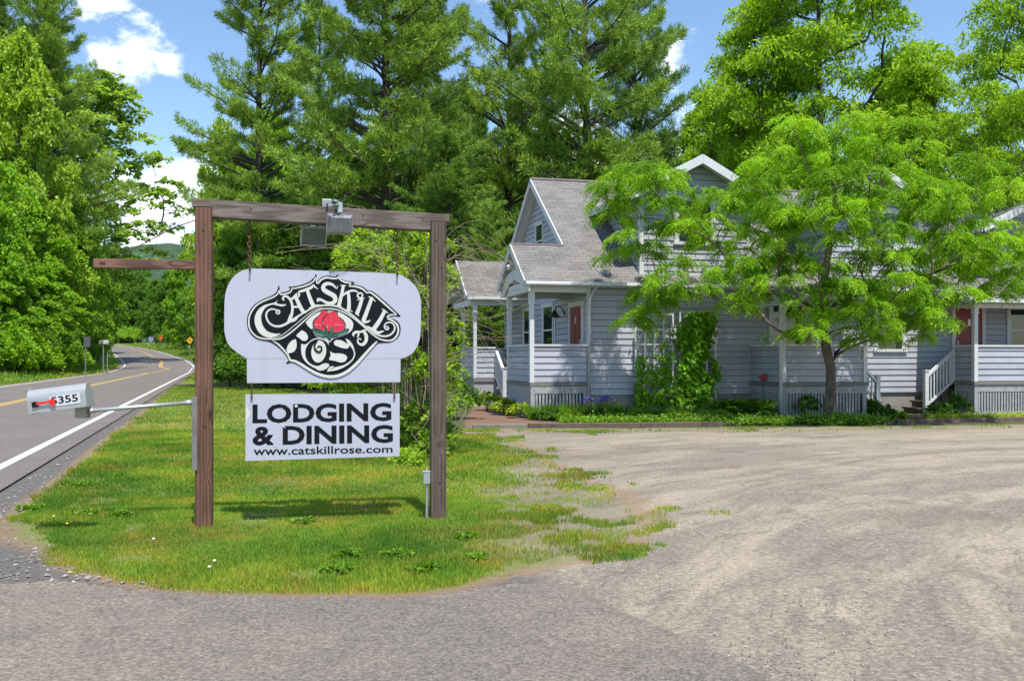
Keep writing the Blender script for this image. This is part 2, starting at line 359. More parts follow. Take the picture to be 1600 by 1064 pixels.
def asphalt(name, base, dark, patch, crk=.12):
    m, nt, b = newmat(name); v = mapv(nt)
    vo = N(nt, 'ShaderNodeTexVoronoi'); vo.inputs['Scale'].default_value = 75; nt.links.new(v, vo.inputs['Vector'])
    f = noise(nt, 160, 3, .7, v); big = noise(nt, .55, 5, .6, v); mid = noise(nt, 4, 5, .65, v)
    c = ramp(nt, f, [(.3, dark), (.52, base), (.75, tuple(min(1, x*1.6) for x in base))])
    c = mixc(nt, mathn(nt, 'MULTIPLY', sstep(nt, vo.outputs['Distance'], .35, .1), .35), c, tuple(x*1.5 for x in base))
    c = mixc(nt, mathn(nt, 'MULTIPLY', sstep(nt, big, .42, .65), .7), c, patch)
    c = mixc(nt, mathn(nt, 'MULTIPLY', sstep(nt, mid, .5, .75), .35), c, dark)
    nt.links.new(c, b.inputs['Base Color']); b.inputs['Roughness'].default_value = .9
    sc_ = N(nt, 'ShaderNodeSeparateColor'); nt.links.new(vo.outputs['Color'], sc_.inputs[0]); c = mixc(nt, 1, c, (1.04, .985, .93), 'MULTIPLY'); c = mixc(nt, .38, c, mixc(nt, 1, c, ramp(nt, sc_.outputs[0], [(0, (.35, .35, .35)), (.5, (.95, .95, .95)), (1, (1.9, 1.85, 1.8))]), 'MULTIPLY'))
    g2 = noise(nt, 38, 5, .75, v); c = mixc(nt, sstep(nt, g2, .34, .62), mixc(nt, 1, c, (.55, .54, .53), 'MULTIPLY'), c)
    c = mixc(nt, mathn(nt, 'MULTIPLY', sstep(nt, g2, .62, .74), .55), c, (.36, .34, .32))
    cr = N(nt, 'ShaderNodeTexVoronoi', feature='DISTANCE_TO_EDGE'); cr.inputs['Scale'].default_value = .55
    mm2 = N(nt, 'ShaderNodeMix', data_type='VECTOR'); wob = N(nt, 'ShaderNodeTexNoise'); wob.inputs['Scale'].default_value = 2.5; wob.inputs['Detail'].default_value = 6; nt.links.new(v, wob.inputs['Vector']); mm2.inputs[0].default_value = .35; nt.links.new(v, mm2.inputs[4]); nt.links.new(wob.outputs[1], mm2.inputs[5]); nt.links.new(mm2.outputs[1], cr.inputs['Vector'])
    c = mixc(nt, mathn(nt, 'MULTIPLY', mathn(nt, 'MULTIPLY', sstep(nt, cr.outputs['Distance'], .012, .002), sstep(nt, big, .48, .56)), crk), c, (.03, .028, .026))
    nt.links.new(c, b.inputs['Base Color'])
    bump(nt, b, mathn(nt, 'ADD', vo.outputs['Distance'], f), .5, .008); return m
M['asphalt'] = asphalt('road asphalt', (.165, .153, .148), (.09, .085, .082), (.19, .178, .17))
M['apron'] = asphalt('driveway asphalt', (.18, .162, .147), (.075, .068, .062), (.245, .218, .188))
M['line'] = paint('white road paint', (.70, .69, .67), .7, .25, (.38, .37, .36), 14)
M['yline'] = paint('yellow road paint', (.66, .42, .07), .7, .25, (.38, .28, .12), 14)

RRo = offs(RR, RL, -.45); RLo = offs(RL, RR, -.45)
tag(strip('road', RLo, RRo, M['asphalt'], .006), kind='structure')
mk = empty('road_marking'); tag(mk, kind='structure')
def line(A, B, s, wd, mat, name):
    a = offs(A, B, s); b2 = offs(A, B, s+wd); V = []; F = []
    zz = [.016+.0]*len(a)
    for p, q in zip(a, b2): V += [(p.x, p.y, gz(p.y)+.006+(.03*min(1, s/4) if s > 1 else .0015)+.004), (q.x, q.y, gz(q.y)+.006+(.03*min(1, s/4) if s > 1 else .003)+.004)]
    for i in range(len(a)-1): F.append((2*i, 2*i+1, 2*i+3, 2*i+2))
    o = npmesh(name, V, F, mat, parent=mk); return o
line(RR, RL, 0, .15, M['line'], 'white_line'); line(RL, RR, 0, .15, M['line'], 'white_line')
line(RR, RL, 3.75, .11, M['yline'], 'yellow_line'); line(RR, RL, 3.98, .11, M['yline'], 'yellow_line')

def groundmat():
    m, nt, b = newmat('ground'); v = mapv(nt)
    def A(n):
        a = N(nt, 'ShaderNodeAttribute'); a.attribute_name = n; return a.outputs['Fac']
    g, fz, bed, path = A('grass'), A('fuzz'), A('bed'), A('path')
    n1 = noise(nt, 1.6, 7, .68, v); n2 = noise(nt, 9, 6, .7, v); n3 = noise(nt, 130, 3, .7, v); n4 = noise(nt, .35, 4, .6, v)
    # gravel
    vo = N(nt, 'ShaderNodeTexVoronoi'); vo.inputs['Scale'].default_value = 42; nt.links.new(v, vo.inputs['Vector'])
    vs = N(nt, 'ShaderNodeTexVoronoi'); vs.inputs['Scale'].default_value = 15; vs.inputs['Randomness'].default_value = 1; nt.links.new(v, vs.inputs['Vector'])
    sx = N(nt, 'ShaderNodeSeparateXYZ'); nt.links.new(v, sx.inputs[0])
    ddx, ddy = mathn(nt, 'SUBTRACT', sx.outputs[0], 13.0), mathn(nt, 'SUBTRACT', sx.outputs[1], 2.0)
    rr = mathn(nt, 'SQRT', mathn(nt, 'ADD', mathn(nt, 'MULTIPLY', ddx, ddx), mathn(nt, 'MULTIPLY', ddy, ddy))); th_ = mathn(nt, 'ARCTAN2', ddy, ddx)
    cx = N(nt, 'ShaderNodeCombineXYZ'); nt.links.new(rr, cx.inputs[0]); nt.links.new(mathn(nt, 'MULTIPLY', th_, 3.2), cx.inputs[1])
    st = noise(nt, 1.25, 8, .66, cx.outputs[0], .6); st2 = noise(nt, .8, 8, .68, v, .5); nm = noise(nt, 24, 6, .75, v)
    c = ramp(nt, n3, [(.3, (.11, .095, .076)), (.5, (.265, .232, .188)), (.72, (.43, .385, .32))])
    sep = N(nt, 'ShaderNodeSeparateColor'); nt.links.new(vo.outputs['Color'], sep.inputs[0])
    c = mixc(nt, .42, c, ramp(nt, sep.outputs[0], [(0, (.085, .08, .075)), (.5, (.20, .185, .165)), (1, (.33, .31, .28))]))
    c = mixc(nt, mathn(nt, 'MULTIPLY', sstep(nt, mathn(nt, 'ADD', st, mathn(nt, 'MULTIPLY', sx.outputs[0], .008)), .44, .64), .72), c, mixc(nt, n3, (.32, .275, .215), (.49, .435, .355)))
    nq = noise(nt, 3.1, 8, .72, cx.outputs[0], 1.0); c = mixc(nt, mathn(nt, 'MULTIPLY', sstep(nt, nq, .52, .60), .55), c, mixc(nt, n3, (.11, .10, .085), (.21, .19, .165)))
    c = mixc(nt, mathn(nt, 'MULTIPLY', sstep(nt, noise(nt, .7, 6, .6, mapv(nt, (1, 1, 1), (0, 0, 1.0))), .60, .70), .45), c, (.20, .125, .075))
    c = mixc(nt, mathn(nt, 'MULTIPLY', sstep(nt, st2, .54, .72), .7), c, (.155, .143, .127))
    c = mixc(nt, mathn(nt, 'MULTIPLY', sstep(nt, n4, .55, .68), .3), c, (.16, .125, .09))
    c = mixc(nt, mathn(nt, 'MULTIPLY', sstep(nt, n2, .58, .8), .5), c, (.085, .078, .07))
    c = mixc(nt, sstep(nt, A('shoulder'), -.25, .25), c, mixc(nt, n3, (.05, .048, .046), (.20, .19, .185)))
    c = mixc(nt, sstep(nt, nm, .36, .66), mixc(nt, 1, c, (.66, .65, .63), 'MULTIPLY'), c)
    c = mixc(nt, mathn(nt, 'MULTIPLY', sstep(nt, nm, .60, .74), .5), c, (.52, .49, .43))
    c = mixc(nt, 1, c, (1.02, .975, .92), 'MULTIPLY')
    c = mixc(nt, .22, c, mixc(nt, 1, c, ramp(nt, sep.outputs[1], [(0, (.4, .4, .4)), (.5, (1, 1, 1)), (1, (1.6, 1.58, 1.52))]), 'MULTIPLY'))
    # soil under grass
    s = mixc(nt, n2, (.11, .13, .03), (.17, .19, .04)); s = mixc(nt, sstep(nt, n1, .52, .74), s, (.21, .165, .085)); s = mixc(nt, mathn(nt, 'MULTIPLY', sstep(nt, fz, .10, .30), .85), s, mixc(nt, n2, mixc(nt, .55, c, (.15, .11, .07)), c))
    gp = mathn(nt, 'ADD', g, mathn(nt, 'MULTIPLY', mathn(nt, 'SUBTRACT', n1, .5), mathn(nt, 'MULTIPLY', fz, 3.2)))
    gp = mathn(nt, 'ADD', gp, mathn(nt, 'MULTIPLY', mathn(nt, 'SUBTRACT', n2, .5), mathn(nt, 'MULTIPLY', fz, 1.5)))
    m_ = sstep(nt, gp, -.05, .12)
    col = mixc(nt, m_, c, s)
    # reddish dry verge right at the edge
    rim = mathn(nt, 'MULTIPLY', sstep(nt, gp, -.16, -.02), mathn(nt, 'SUBTRACT', 1, sstep(nt, gp, .0, .14)))
    col = mixc(nt, mathn(nt, 'MULTIPLY', rim, .65), col, (.23, .145, .075))
    bm_ = sstep(nt, mathn(nt, 'ADD', bed, mathn(nt, 'MULTIPLY', mathn(nt, 'SUBTRACT', n2, .5), .4)), -.1, .1)
    col = mixc(nt, bm_, col, mixc(nt, n2, (.04, .05, .015), (.07, .085, .025)))
    pm = sstep(nt, mathn(nt, 'ADD', path, mathn(nt, 'MULTIPLY', mathn(nt, 'SUBTRACT', n2, .5), .3)), -.04, .04)
    col = mixc(nt, pm, col, mixc(nt, n3, (.10, .052, .034), (.24, .14, .095)))
    nt.links.new(col, b.inputs['Base Color']); b.inputs['Roughness'].default_value = .95
    p = bump(nt, None, mathn(nt, 'SUBTRACT', mathn(nt, 'MULTIPLY', n3, .5), vo.outputs['Distance']), .55, .012)
    bump(nt, b, mathn(nt, 'ADD', n2, mathn(nt, 'MULTIPLY', n1, 2)), .35, .05, p)
    return m
xs = np.unique(np.concatenate([[-1500, -900, -500, -300, -200, -140, -110, -90, -75], np.arange(-62, -12, 1.5), np.arange(-12, 15, .22), np.arange(15, 45, 1.5), [50, 60, 80, 110, 160, 300, 600, 1500]]))
ys = np.unique(np.concatenate([[-300, -60, -20, -8, -2], np.arange(0, 3, 1.), np.arange(3, 26, .2), np.arange(26, 60, 1.0), np.arange(60, 260, 4.), [280, 330, 400, 600, 900, 1500, 2500]]))
XX, YY = np.meshgrid(xs, ys)
def leftofroad(X, Y): return (-11.4-.307*Y-.55)-X
def fields(X, Y):
    sl_ = sdf_poly(X, Y, LAWN)
    far = np.minimum(Y-24.0, 1e3)                        # all ground well beyond the lot
    far = np.minimum(far, (X-(-2.91-.307*Y)-.9))
    side = leftofroad(X, Y)-.1
    curbY = 20.62+np.where(X > 5.8, (X-5.8)*.19, (X-5.8)*.05)
    verge = np.minimum(np.minimum(Y-(curbY-1.3), X+.6), 1e3)
    mid = np.minimum(np.minimum(Y-19.5, X-(-2.91-.307*Y)-.9), -.2-X)
    g = np.maximum(np.maximum(sl_, far), np.maximum(side, np.maximum(verge-.55, mid)))
    fz = np.clip(.06+.34*np.clip((X+.9)/1.4, 0, 1), .06, .40)*np.clip(.25+(Y-6)/4, .25, 1)+np.where((X < -3) & (Y < 9.5), .08, 0)
    bed = np.minimum(Y-(curbY+.25), X+1.6+.35*(Y-21)); bed = np.minimum(bed, 40-X)
    return g, fz, bed, curbY
PATH = [(*G(x, y).xy,) for x, y in [(728, 671), (770, 669), (860, 667), (960, 665.5), (1090, 664), (1215, 662), (1215, 659.5), (960, 661.5), (870, 660), (800, 650), (775, 641), (765, 633), (742, 632), (735, 645), (725, 655)]]
PATH2 = [(*G(x, y).xy,) for x, y in [(1215, 662), (1300, 664), (1400, 664), (1500, 661), (1620, 657), (1620, 654), (1480, 654), (1440, 650), (1400, 650), (1370, 656), (1215, 657)]]
g, fz, bed, _ = fields(XX, YY)
pth = np.maximum(sdf_poly(XX, YY, PATH), sdf_poly(XX, YY, PATH2))
ZZ = np.vectorize(gz)(YY)+np.where((YY > 3) & (YY < 22) & (XX > -5), .02*(fbm(XX*.4, YY*.4, 3)-.5), 0)
ZZ = np.where(np.abs(XX-(-7.15-.307*YY)) < 5.2, ZZ-.02, ZZ)
nx, ny = len(xs), len(ys)
I = np.arange(nx*ny).reshape(ny, nx)
F = np.stack([I[:-1, :-1], I[:-1, 1:], I[1:, 1:], I[1:, :-1]], -1).reshape(-1, 4)
gr = npmesh('ground', np.stack([XX, YY, ZZ], -1).reshape(-1, 3), F, groundmat(), {'shoulder': np.minimum(-1.95-.307*YY+1.6*np.clip(9.4-YY, 0, 2.6)-XX, 6.7-0*YY+(YY-6.7)*0+10).ravel(), 'grass': g.ravel(), 'fuzz': fz.ravel(), 'bed': bed.ravel(), 'path': pth.ravel()}, smooth=True)
tag(gr, kind='structure')
# driveway apron: an asphalt sheet whose broken edge meets lawn and gravel
ap = spline(APRON, 22)
ap = [p+Vector((0, 1, 0))*(random.random()-.5)*.06 for p in ap]
m_ = MB(); base = [(-9, 3.2), (-9, -3), (3, -3), (3, 3.2)]
top = [(-5.6, 6.6), (-4.6, 6.55)]+[(p.x, p.y) for p in ap if p.x > -3.3 and p.y > 4.1]
poly = top+[(1.05, 4.1), (1.6, 3.0), (2.5, 0), (2.5, -6), (-9, -6), (-6.5, 3)]
tri = tessellate_polygon([[Vector((x, y, 0)) for x, y in poly]])
m_.add([(x, y, .018) for x, y in poly], [tuple(t) for t in tri])
tag(m_.build('driveway', M['apron']), kind='structure')

# distant wooded hill
hx = np.linspace(-900, 500, 141); hy = np.linspace(560, 1250, 50); HX, HYY = np.meshgrid(hx, hy)
t = np.clip((HYY-560)/560, 0, 1)
HZ = 6+(t**1.2)*(118+14*fbm(HX/160, HYY/160, 5)-np.abs(HX+420)*.05)+fbm(HX/18, HYY/18, 9)*10*(t > .02)
I = np.arange(HX.size).reshape(HX.shape)
F = np.stack([I[:-1, :-1], I[:-1, 1:], I[1:, 1:], I[1:, :-1]], -1).reshape(-1, 4)
mh, nt, b = newmat('wooded hill'); v = mapv(nt)
n = noise(nt, .07, 8, .75, v); nt.links.new(ramp(nt, n, [(.35, (.035, .085, .045)), (.5, (.06, .14, .06)), (.65, (.10, .20, .07))]), b.inputs['Base Color']); b.inputs['Roughness'].default_value = 1
bump(nt, b, noise(nt, .16, 8, .8, v), 1, 8)
tag(npmesh('hill', np.stack([HX, HYY, HZ], -1).reshape(-1, 3), F, mh, smooth=True), kind='structure')

# loose stones on the lot and shoulder
def scatter(n, X0, X1, Y0, Y1, pf):
    X = rng.uniform(X0, X1, n); Y = 1/rng.uniform(1/Y1, 1/Y0, n); k = rng.random(n) < pf(X, Y); return X[k], Y[k]
def stones(name, X, Y, s0, s1, mat):
    n = len(X); s = rng.uniform(s0, s1, n)*rng.uniform(.6, 1, n)
    O = np.array([(1, 0, 0), (-1, 0, 0), (0, 1, 0), (0, -1, 0), (0, 0, .6), (0, 0, -.6)]); FF = np.array([(0, 2, 4), (2, 1, 4), (1, 3, 4), (3, 0, 4)])
    V = O[None]*(s[:, None, None])*rng.uniform(.5, 1.2, (n, 6, 3)); a = rng.uniform(0, 6.28, n); c, q = np.cos(a)[:, None], np.sin(a)[:, None]
    x = V[..., 0]*c-V[..., 1]*q; y = V[..., 0]*q+V[..., 1]*c
    V = np.stack([x+X[:, None], y+Y[:, None], V[..., 2]+.008], -1).reshape(-1, 3)
    F = (FF[None]+6*np.arange(n)[:, None, None]).reshape(-1, 3)
    return npmesh(name, V, F, mat, {'var': np.repeat(rng.random(n), 6)})
ms, nt, b = newmat('stone'); at = N(nt, 'ShaderNodeAttribute'); at.attribute_name = 'var'
nt.links.new(ramp(nt, at.outputs['Fac'], [(0, (.06, .056, .052)), (.5, (.17, .16, .145)), (.85, (.27, .25, .23)), (1, (.38, .36, .34))]), b.inputs['Base Color']); b.inputs['Roughness'].default_value = .9
def pst(X, Y):
    g, f, bd, c = fields(X, Y); cl = fbm(X*1.1, Y*1.1, 21)
    onroad = (X < -2.3-.307*Y)
    return np.where((g < .1) & ~onroad, np.clip((cl-.42)*4, .05, 1), 0)
X1, Y1 = scatter(60000, -7, 9, 4.2, 19, pst)
tag(stones('gravel', X1, Y1, .004, .011, ms), kind='stuff', label='loose grey gravel scattered over the lot and road shoulder', cat='gravel')
def psh(X, Y):
    g, f, bd, c = fields(X, Y); return np.where((g < .15) & (X > -2.35-.307*Y) & (X < -1.2-.307*Y+np.clip(9.5-Y, 0, 3)*1.0) & (Y > 6.35), 1., 0)
X1, Y1 = scatter(12000, -12, -1.5, 6.4, 30, psh)
tag(stones('shoulder_gravel', X1, Y1, .008, .028, ms), kind='stuff', label='coarse grey rubble along the road edge by the lawn', cat='gravel')

# ------------------------------------------------------------------ grass
def tnear(X, Y): return np.where(Y < 22, np.abs(sdf_poly(X, Y, LAWN)), 9.)
def blades(name, X, Y, h, wd, col, zf=None, lean=.5):
    n = len(X); a = rng.uniform(0, 6.28, n); ln = rng.uniform(.1, 1, n)*lean; dx, dy = np.cos(a)*ln, np.sin(a)*ln
    b_ = rng.uniform(0, 6.28, n); sx, sy = np.cos(b_)*wd*.5, np.sin(b_)*wd*.5
    z0 = np.interp(Y, [p[0] for p in _ZP], [p[1] for p in _ZP])-.004
    V = np.empty((n, 5, 3))
    V[:, 0] = np.stack([X-sx, Y-sy, z0], -1); V[:, 1] = np.stack([X+sx, Y+sy, z0], -1)
    mx_, my_ = X+dx*h*.35, Y+dy*h*.35
    V[:, 2] = np.stack([mx_+sx*.8, my_+sy*.8, z0+h*.6], -1); V[:, 3] = np.stack([mx_-sx*.8, my_-sy*.8, z0+h*.6], -1)
    V[:, 4] = np.stack([X+dx*h, Y+dy*h, z0+h*(1-.25*ln)], -1)
    base = 5*np.arange(n)[:, None]
    F = np.concatenate([base+np.array([[0, 1, 2]]), base+np.array([[0, 2, 3]]), base+np.array([[3, 2, 4]])], 0)
    d1 = fbm(X*1.7, Y*1.7, 81); d2 = fbm(X*7, Y*7, 83); tn = np.clip(.47+1.3*(d1-.47)+.9*(d2-.5)+rng.normal(0, .11, n)-.10*np.clip((X+.5)/2, 0, 1), 0, 1)
    tn = np.where(tnear(X, Y) < .16, np.minimum(tn, np.clip(tnear(X, Y)*2+rng.random(n)*.4, 0, 1)), tn)
    pt = .5*rng.random(n)+.5*np.clip(fbm(X*1.1, Y*1.1, 33)*2.4-.75, 0, 1)
    o = npmesh(name, V.reshape(-1, 3), F, M['grass'], {'var': np.repeat(pt, 5), 'tone': np.repeat(tn, 5)}); o.color = (*col, 1); return o
def pg(X, Y):
    g, f, bd, c = fields(X, Y); n1 = fbm(X*1.2, Y*1.2, 40)-.5; n2 = fbm(X*5, Y*5, 44)-.5
    e = g+n1*f*6+n2*f*3
    p = np.clip(e/.10, 0, 1)*np.clip(1-np.clip((X+1.0)/1.2, 0, 1)*np.clip((Y-6.7)/.9, .25, 1)*(1-np.clip((fbm(X*3.2, Y*3.2, 91)-.40)*7, .06, 1)), 0, 1)*np.where(fbm(X*2.1, Y*2.1, 60) > .30-.0*X, 1, .25)
    bare = np.clip((Y-6.7)/.9, 0, 1)*np.clip((fbm(X*1.1, Y*1.1, 71)-.47)*8, 0, 1)*np.clip((X+.9)/1.2, 0, 1)
    p = p*(1-.85*bare)
    p = np.where(pthf(X, Y) > -.03, 0, p)
    return np.where(bd > -.15, .0, p)*(Y < 60)*(X < 14)
def pthf(X, Y): return np.maximum(sdf_poly(X, Y, PATH), sdf_poly(X, Y, PATH2))
def hgt(X, Y, a):
    return a*(.55+.9*fbm(X*.8, Y*.8, 50))*rng.uniform(.55, 1.25, len(X))
GX, GY, GH, GW = [], [], [], []
for n, x0, x1, y0, y1, a, wd in [(330000, -5.4, 2.3, 5.9, 10.5, .044, .005), (260000, -8.2, 2.2, 10.5, 20, .05, .009), (140000, -24, 0, 20, 52, .065, .020), (90000, -34, -12, 20, 60, .30, .03), (40000, -.6, 13, 18, 24, .05, .014)]:
    X = rng.uniform(x0, x1, n); Y = rng.uniform(y0, y1, n)
    k = rng.random(n) < pg(X, Y); k &= X > ((Y-560)*0-900)
    if wd == .03: k &= (leftofroad(X, Y) > .05)
    else: k &= ~(leftofroad(X, Y) > -9.4)
    X, Y = X[k], Y[k]
    hh = hgt(X, Y, a)
    if wd == .03: hh *= np.clip(leftofroad(X, Y)/2, .25, 1.6)
    GX.append(X); GY.append(Y); GH.append(hh); GW.append(np.full(len(X), wd))
GX, GY, GH, GW = map(np.concatenate, (GX, GY, GH, GW))
k = GX < leftofroad(GX, GY)*0-11.4-.307*GY
tag(blades('lawn_grass', GX[~k], GY[~k], GH[~k], GW[~k], (.225, .315, .035)), kind='stuff', label='short sunlit green grass around the sign posts', cat='grass')
tag(blades('roadside_grass', GX[k], GY[k], GH[k], GW[k], (.19, .33, .04)), kind='stuff', label='tall bright green grass along the far side of the road', cat='grass')
# far verges by the bend
n = 26000; Y = rng.uniform(60, 205, n); side = rng.random(n) < .5
ra = np.interp(Y, [p.y for p in RRo], [p.x for p in RRo]); la = np.interp(Y, [p.y for p in RLo], [p.x for p in RLo])
off = rng.random(n)**1.5*7+.3
X = np.where(side, ra+off, la-off)
tag(blades('verge_grass', X, Y, rng.uniform(.2, .55, n)*np.clip(off/2, .4, 1.3), np.full(n, .10), (.20, .32, .04)), kind='stuff', label='bright grass verges beside the road bend', cat='grass')
# ------------------------------------------------------------------ sign
PL = Vector((-2.757, 8.60, 0)); PR = Vector((-.696, 9.0, 0))
SU = (PR-PL).normalized(); SN = Vector((SU.y, -SU.x, 0))          # along the sign, and its normal towards the lot
def SP(px, py, off=0):                                            # photo point traced on to the sign's own plane (local: along, up, out)
    ray = Vector(((px-800)/FPX, 1, (HY-py)/FPX)); o = Vector((0, 0, HC)); p0 = PL+SN*off
    t = (p0-o).dot(SN)/ray.dot(SN); q = o+ray*t
    return ((q-PL).dot(SU), q.z)
SM = Matrix(((SU.x, SN.x, 0, PL.x), (SU.y, SN.y, 0, PL.y), (0, 0, 1, 0), (0, 0, 0, 1)))   # local (along, out, up) -> world
SA = math.atan2(SU.y, SU.x)
def sl(a, o, z): return (a, -o, z)       # sign root's local frame: x along, -y out to the viewer, z up
sf = empty('timber_gallows', PL, SA, 'tall weathered timber post and beam structure carrying the two hanging sign boards', 'sign support')
Lw = (PR-PL).length
hw = .072
ZL, ZR = 2.915, 2.845
def post(a, z1, nm, mat, x_tilt=0):
    m = MB(); m.box(a-hw, a+hw, -hw, hw, -.25, z1)
    return m.build(nm, mat, sf, bevel=.007)
p1 = post(0, ZL-.075, 'post', M['post']); p1['label'] = 'reddish brown left post with dark knots'
p2 = post(Lw, ZR-.075, 'post', M['post_grey']); p2['label'] = 'grey brown weathered right post'
m = MB(); e0, e1 = -.095, Lw+.10
def zb(a): return ZL+(ZR-ZL)*(a/Lw)
m.prism([(e0, -.072, zb(e0)), (e1, -.072, zb(e1)), (e1, -.072, zb(e1)-.072), (Lw-hw-.003, -.072, zb(Lw)-.072), (Lw-hw-.003, -.072, zb(Lw)-.158), (hw+.003, -.072, zb(0)-.158), (hw+.003, -.072, zb(0)-.072), (e0, -.072, zb(e0)-.072)], (0, .144, 0))
m.build('beam', M['beam'], sf, bevel=.006)
m = MB(); aa, za = SP(147, 411); ab, zb_ = SP(304, 414)
m.prism([(aa, -.03, za+.037), (-hw-.002, -.03, zb_+.037), (-hw-.002, -.03, zb_-.042), (aa, -.03, za-.042)], (0, .075, 0))
ar = m.build('side_arm', M['arm'], sf, bevel=.004)
m = MB(); m.tube([(aa+.17, .0, za+.03), (-.55, 0, za+.16), (-.25, 0, za+.33), (-hw, 0, zb(0)-.18)], .005, 5)
for q in range(3): m.tube([(aa+.06+q*.015, -.034, za+.0), (aa+.06+q*.015, -.030, za)], .012, 8)
m.build('brace_wire', M['rust'], sf)
for a, z in [(0.0, 2.64), (.01, .9), (Lw-.02, 2.60), (Lw+.03, 2.35), (Lw+.01, .35)]:
    m = MB(); m.tube([(a, -hw-.001, z), (a, -hw-.006, z)], .009, 8); m.build('bolt', M['rust'], sf)
for a in (.06, .95, 1.05, 1.6): m = MB(); m.tube([(a+.35, -.074, zb(a)-.07), (a+.35, -.078, zb(a)-.07)], .007, 8); m.build('bolt', M['rust'], sf)

def strokepoly(pts, wds, off, zoff, conv):
    """flat ribbon of varying width drawn through traced points"""
    P = [Vector((*p, 0)) for p in pts]; ws = list(wds) if hasattr(wds, '__len__') else [wds]*len(P)
    if len(ws) != len(P): ws = list(np.interp(np.linspace(0, 1, len(P)), np.linspace(0, 1, len(ws)), ws))
    n = 6; Q = spline(P, n); wq = list(np.interp(np.arange(len(Q))/n, range(len(ws)), ws)); A, B = [], []
    for i, q in enumerate(Q):
        t = (Q[min(i+1, len(Q)-1)]-Q[max(i-1, 0)]); t = t.normalized() if t.length > 1e-9 else Vector((1, 0, 0))
        s = Vector((-t.y, t.x, 0))*wq[i]*.5; A.append(q+s); B.append(q-s)
    vs, fs = [], []
    for a, b in zip(A, B): vs += [conv(a.x, a.y, off), conv(b.x, b.y, off)]
    for i in range(len(A)-1): fs.append((2*i, 2*i+1, 2*i+3, 2*i+2))
    return vs, fs
POFF = .018
def cz1(x, y, o): a, z = SP(340+x/4.626, 400+y/4.626, POFF); return sl(a, POFF+o, z)
def cL(x, y): return ((370+x/5.913-340)*4.626, (420+y/5.913-400)*4.626)      # crops to one trace space
def cR(x, y): return ((500+x/5.913-340)*4.626, (420+y/5.913-400)*4.626)
class Art:
    def __init__(s): s.m = MB(); s.o = .0
    def ribbon(s, pts, wds, off): s.o += .00007; v, f = strokepoly(pts, wds, off+s.o, 0, cz1); s.m.add(v, f); return s
    def fill(s, pts, off, smooth=4):
        s.o += .00007; Q = [Vector((*p, 0)) for p in pts]
        if smooth: Q = spline(Q+[Q[0]], smooth)[:-1]
        f = tessellate_polygon([Q]); s.m.add([cz1(q.x, q.y, off+s.o) for q in Q], [tuple(t) for t in f]); return s
def pfill(pts): return pts
sb = empty('hanging_sign', PL, SA, 'pale blue round-cornered upper sign board with black and white floral logo and red rosebud', 'sign')
# board outline (photo pixels)
o_px = [(393, 419.5), (500, 423), (612, 427.5), (632, 433), (648, 446), (656, 462), (658, 480), (657, 520), (654, 536), (646, 550), (634, 558), (626, 560), (625.5, 597), (386, 598.5), (385.5, 560), (371, 551), (357, 538), (351, 520), (350.5, 500), (351, 470), (354, 452), (362, 436), (376, 424)]
m = MB(); ox_ = spline([Vector((x, y, 0)) for x, y in o_px[:12]], 5)+[Vector((x, y, 0)) for x, y in o_px[12:14]]+spline([Vector((x, y, 0)) for x, y in o_px[14:]+o_px[:1]], 5)[:-1]
ox_ = [v for i, v in enumerate(ox_) if i == 0 or (v-ox_[i-1]).length > .05]; P = [SP(v.x, v.y, POFF) for v in ox_]
m.prism([sl(a, POFF, z) for a, z in P], (0, .036, 0))
pn = m.build('board', M['panel'], sb); pn['label'] = 'pale blue painted board with square lower apron'
for x0, x1 in ((386, 452), (572, 625)):
    m = MB()      # the seam between rounded board and apron
    a0, z0 = SP(x0, 560.6, POFF); a1, z1 = SP(x1, 560.2, POFF)
    m.add([sl(a0, POFF+.0008, z0), sl(a1, POFF+.0008, z1), sl(a1, POFF+.0008, z1+.0035), sl(a0, POFF+.0008, z0+.0035)], [(0, 1, 2, 3)]); m.build('seam', M['aluminium'], sb)
OUT = [(212, 470), (216, 435), (232, 398), (256, 362), (292, 333), (340, 308), (392, 287), (420, 266), (434, 242), (443, 208), (449, 238), (452, 266), (472, 262), (502, 257), (520, 246), (526, 232), (508, 220), (545, 222), (600, 210), (650, 193), (683, 170), (702, 147), (712, 127), (717, 160), (722, 184), (738, 164), (766, 148), (802, 142), (838, 150), (856, 148), (868, 132), (877, 152), (905, 172), (945, 184), (993, 190), (972, 205), (1010, 210), (1060, 228), (1086, 252), (1112, 251), (1160, 285), (1230, 345), (1288, 400), (1324, 437), (1286, 434), (1250, 438), (1236, 452), (1262, 452), (1298, 470), (1320, 505), (1322, 545), (1308, 582), (1276, 611), (1230, 627), (1160, 630), (1118, 672), (1062, 732), (1000, 800), (940, 850), (880, 877), (820, 886), (760, 879), (700, 857), (640, 820), (590, 787), (547, 769), (524, 769), (506, 780), (496, 771), (512, 760), (510, 745), (488, 708), (440, 660), (384, 622), (330, 611), (280, 597), (240, 562), (218, 520)]
a = Art(); a.fill(OUT, .004, 2); bk = a.m.build('logo_backing', M['black'], sb)
Wt = Art(); o1 = .006
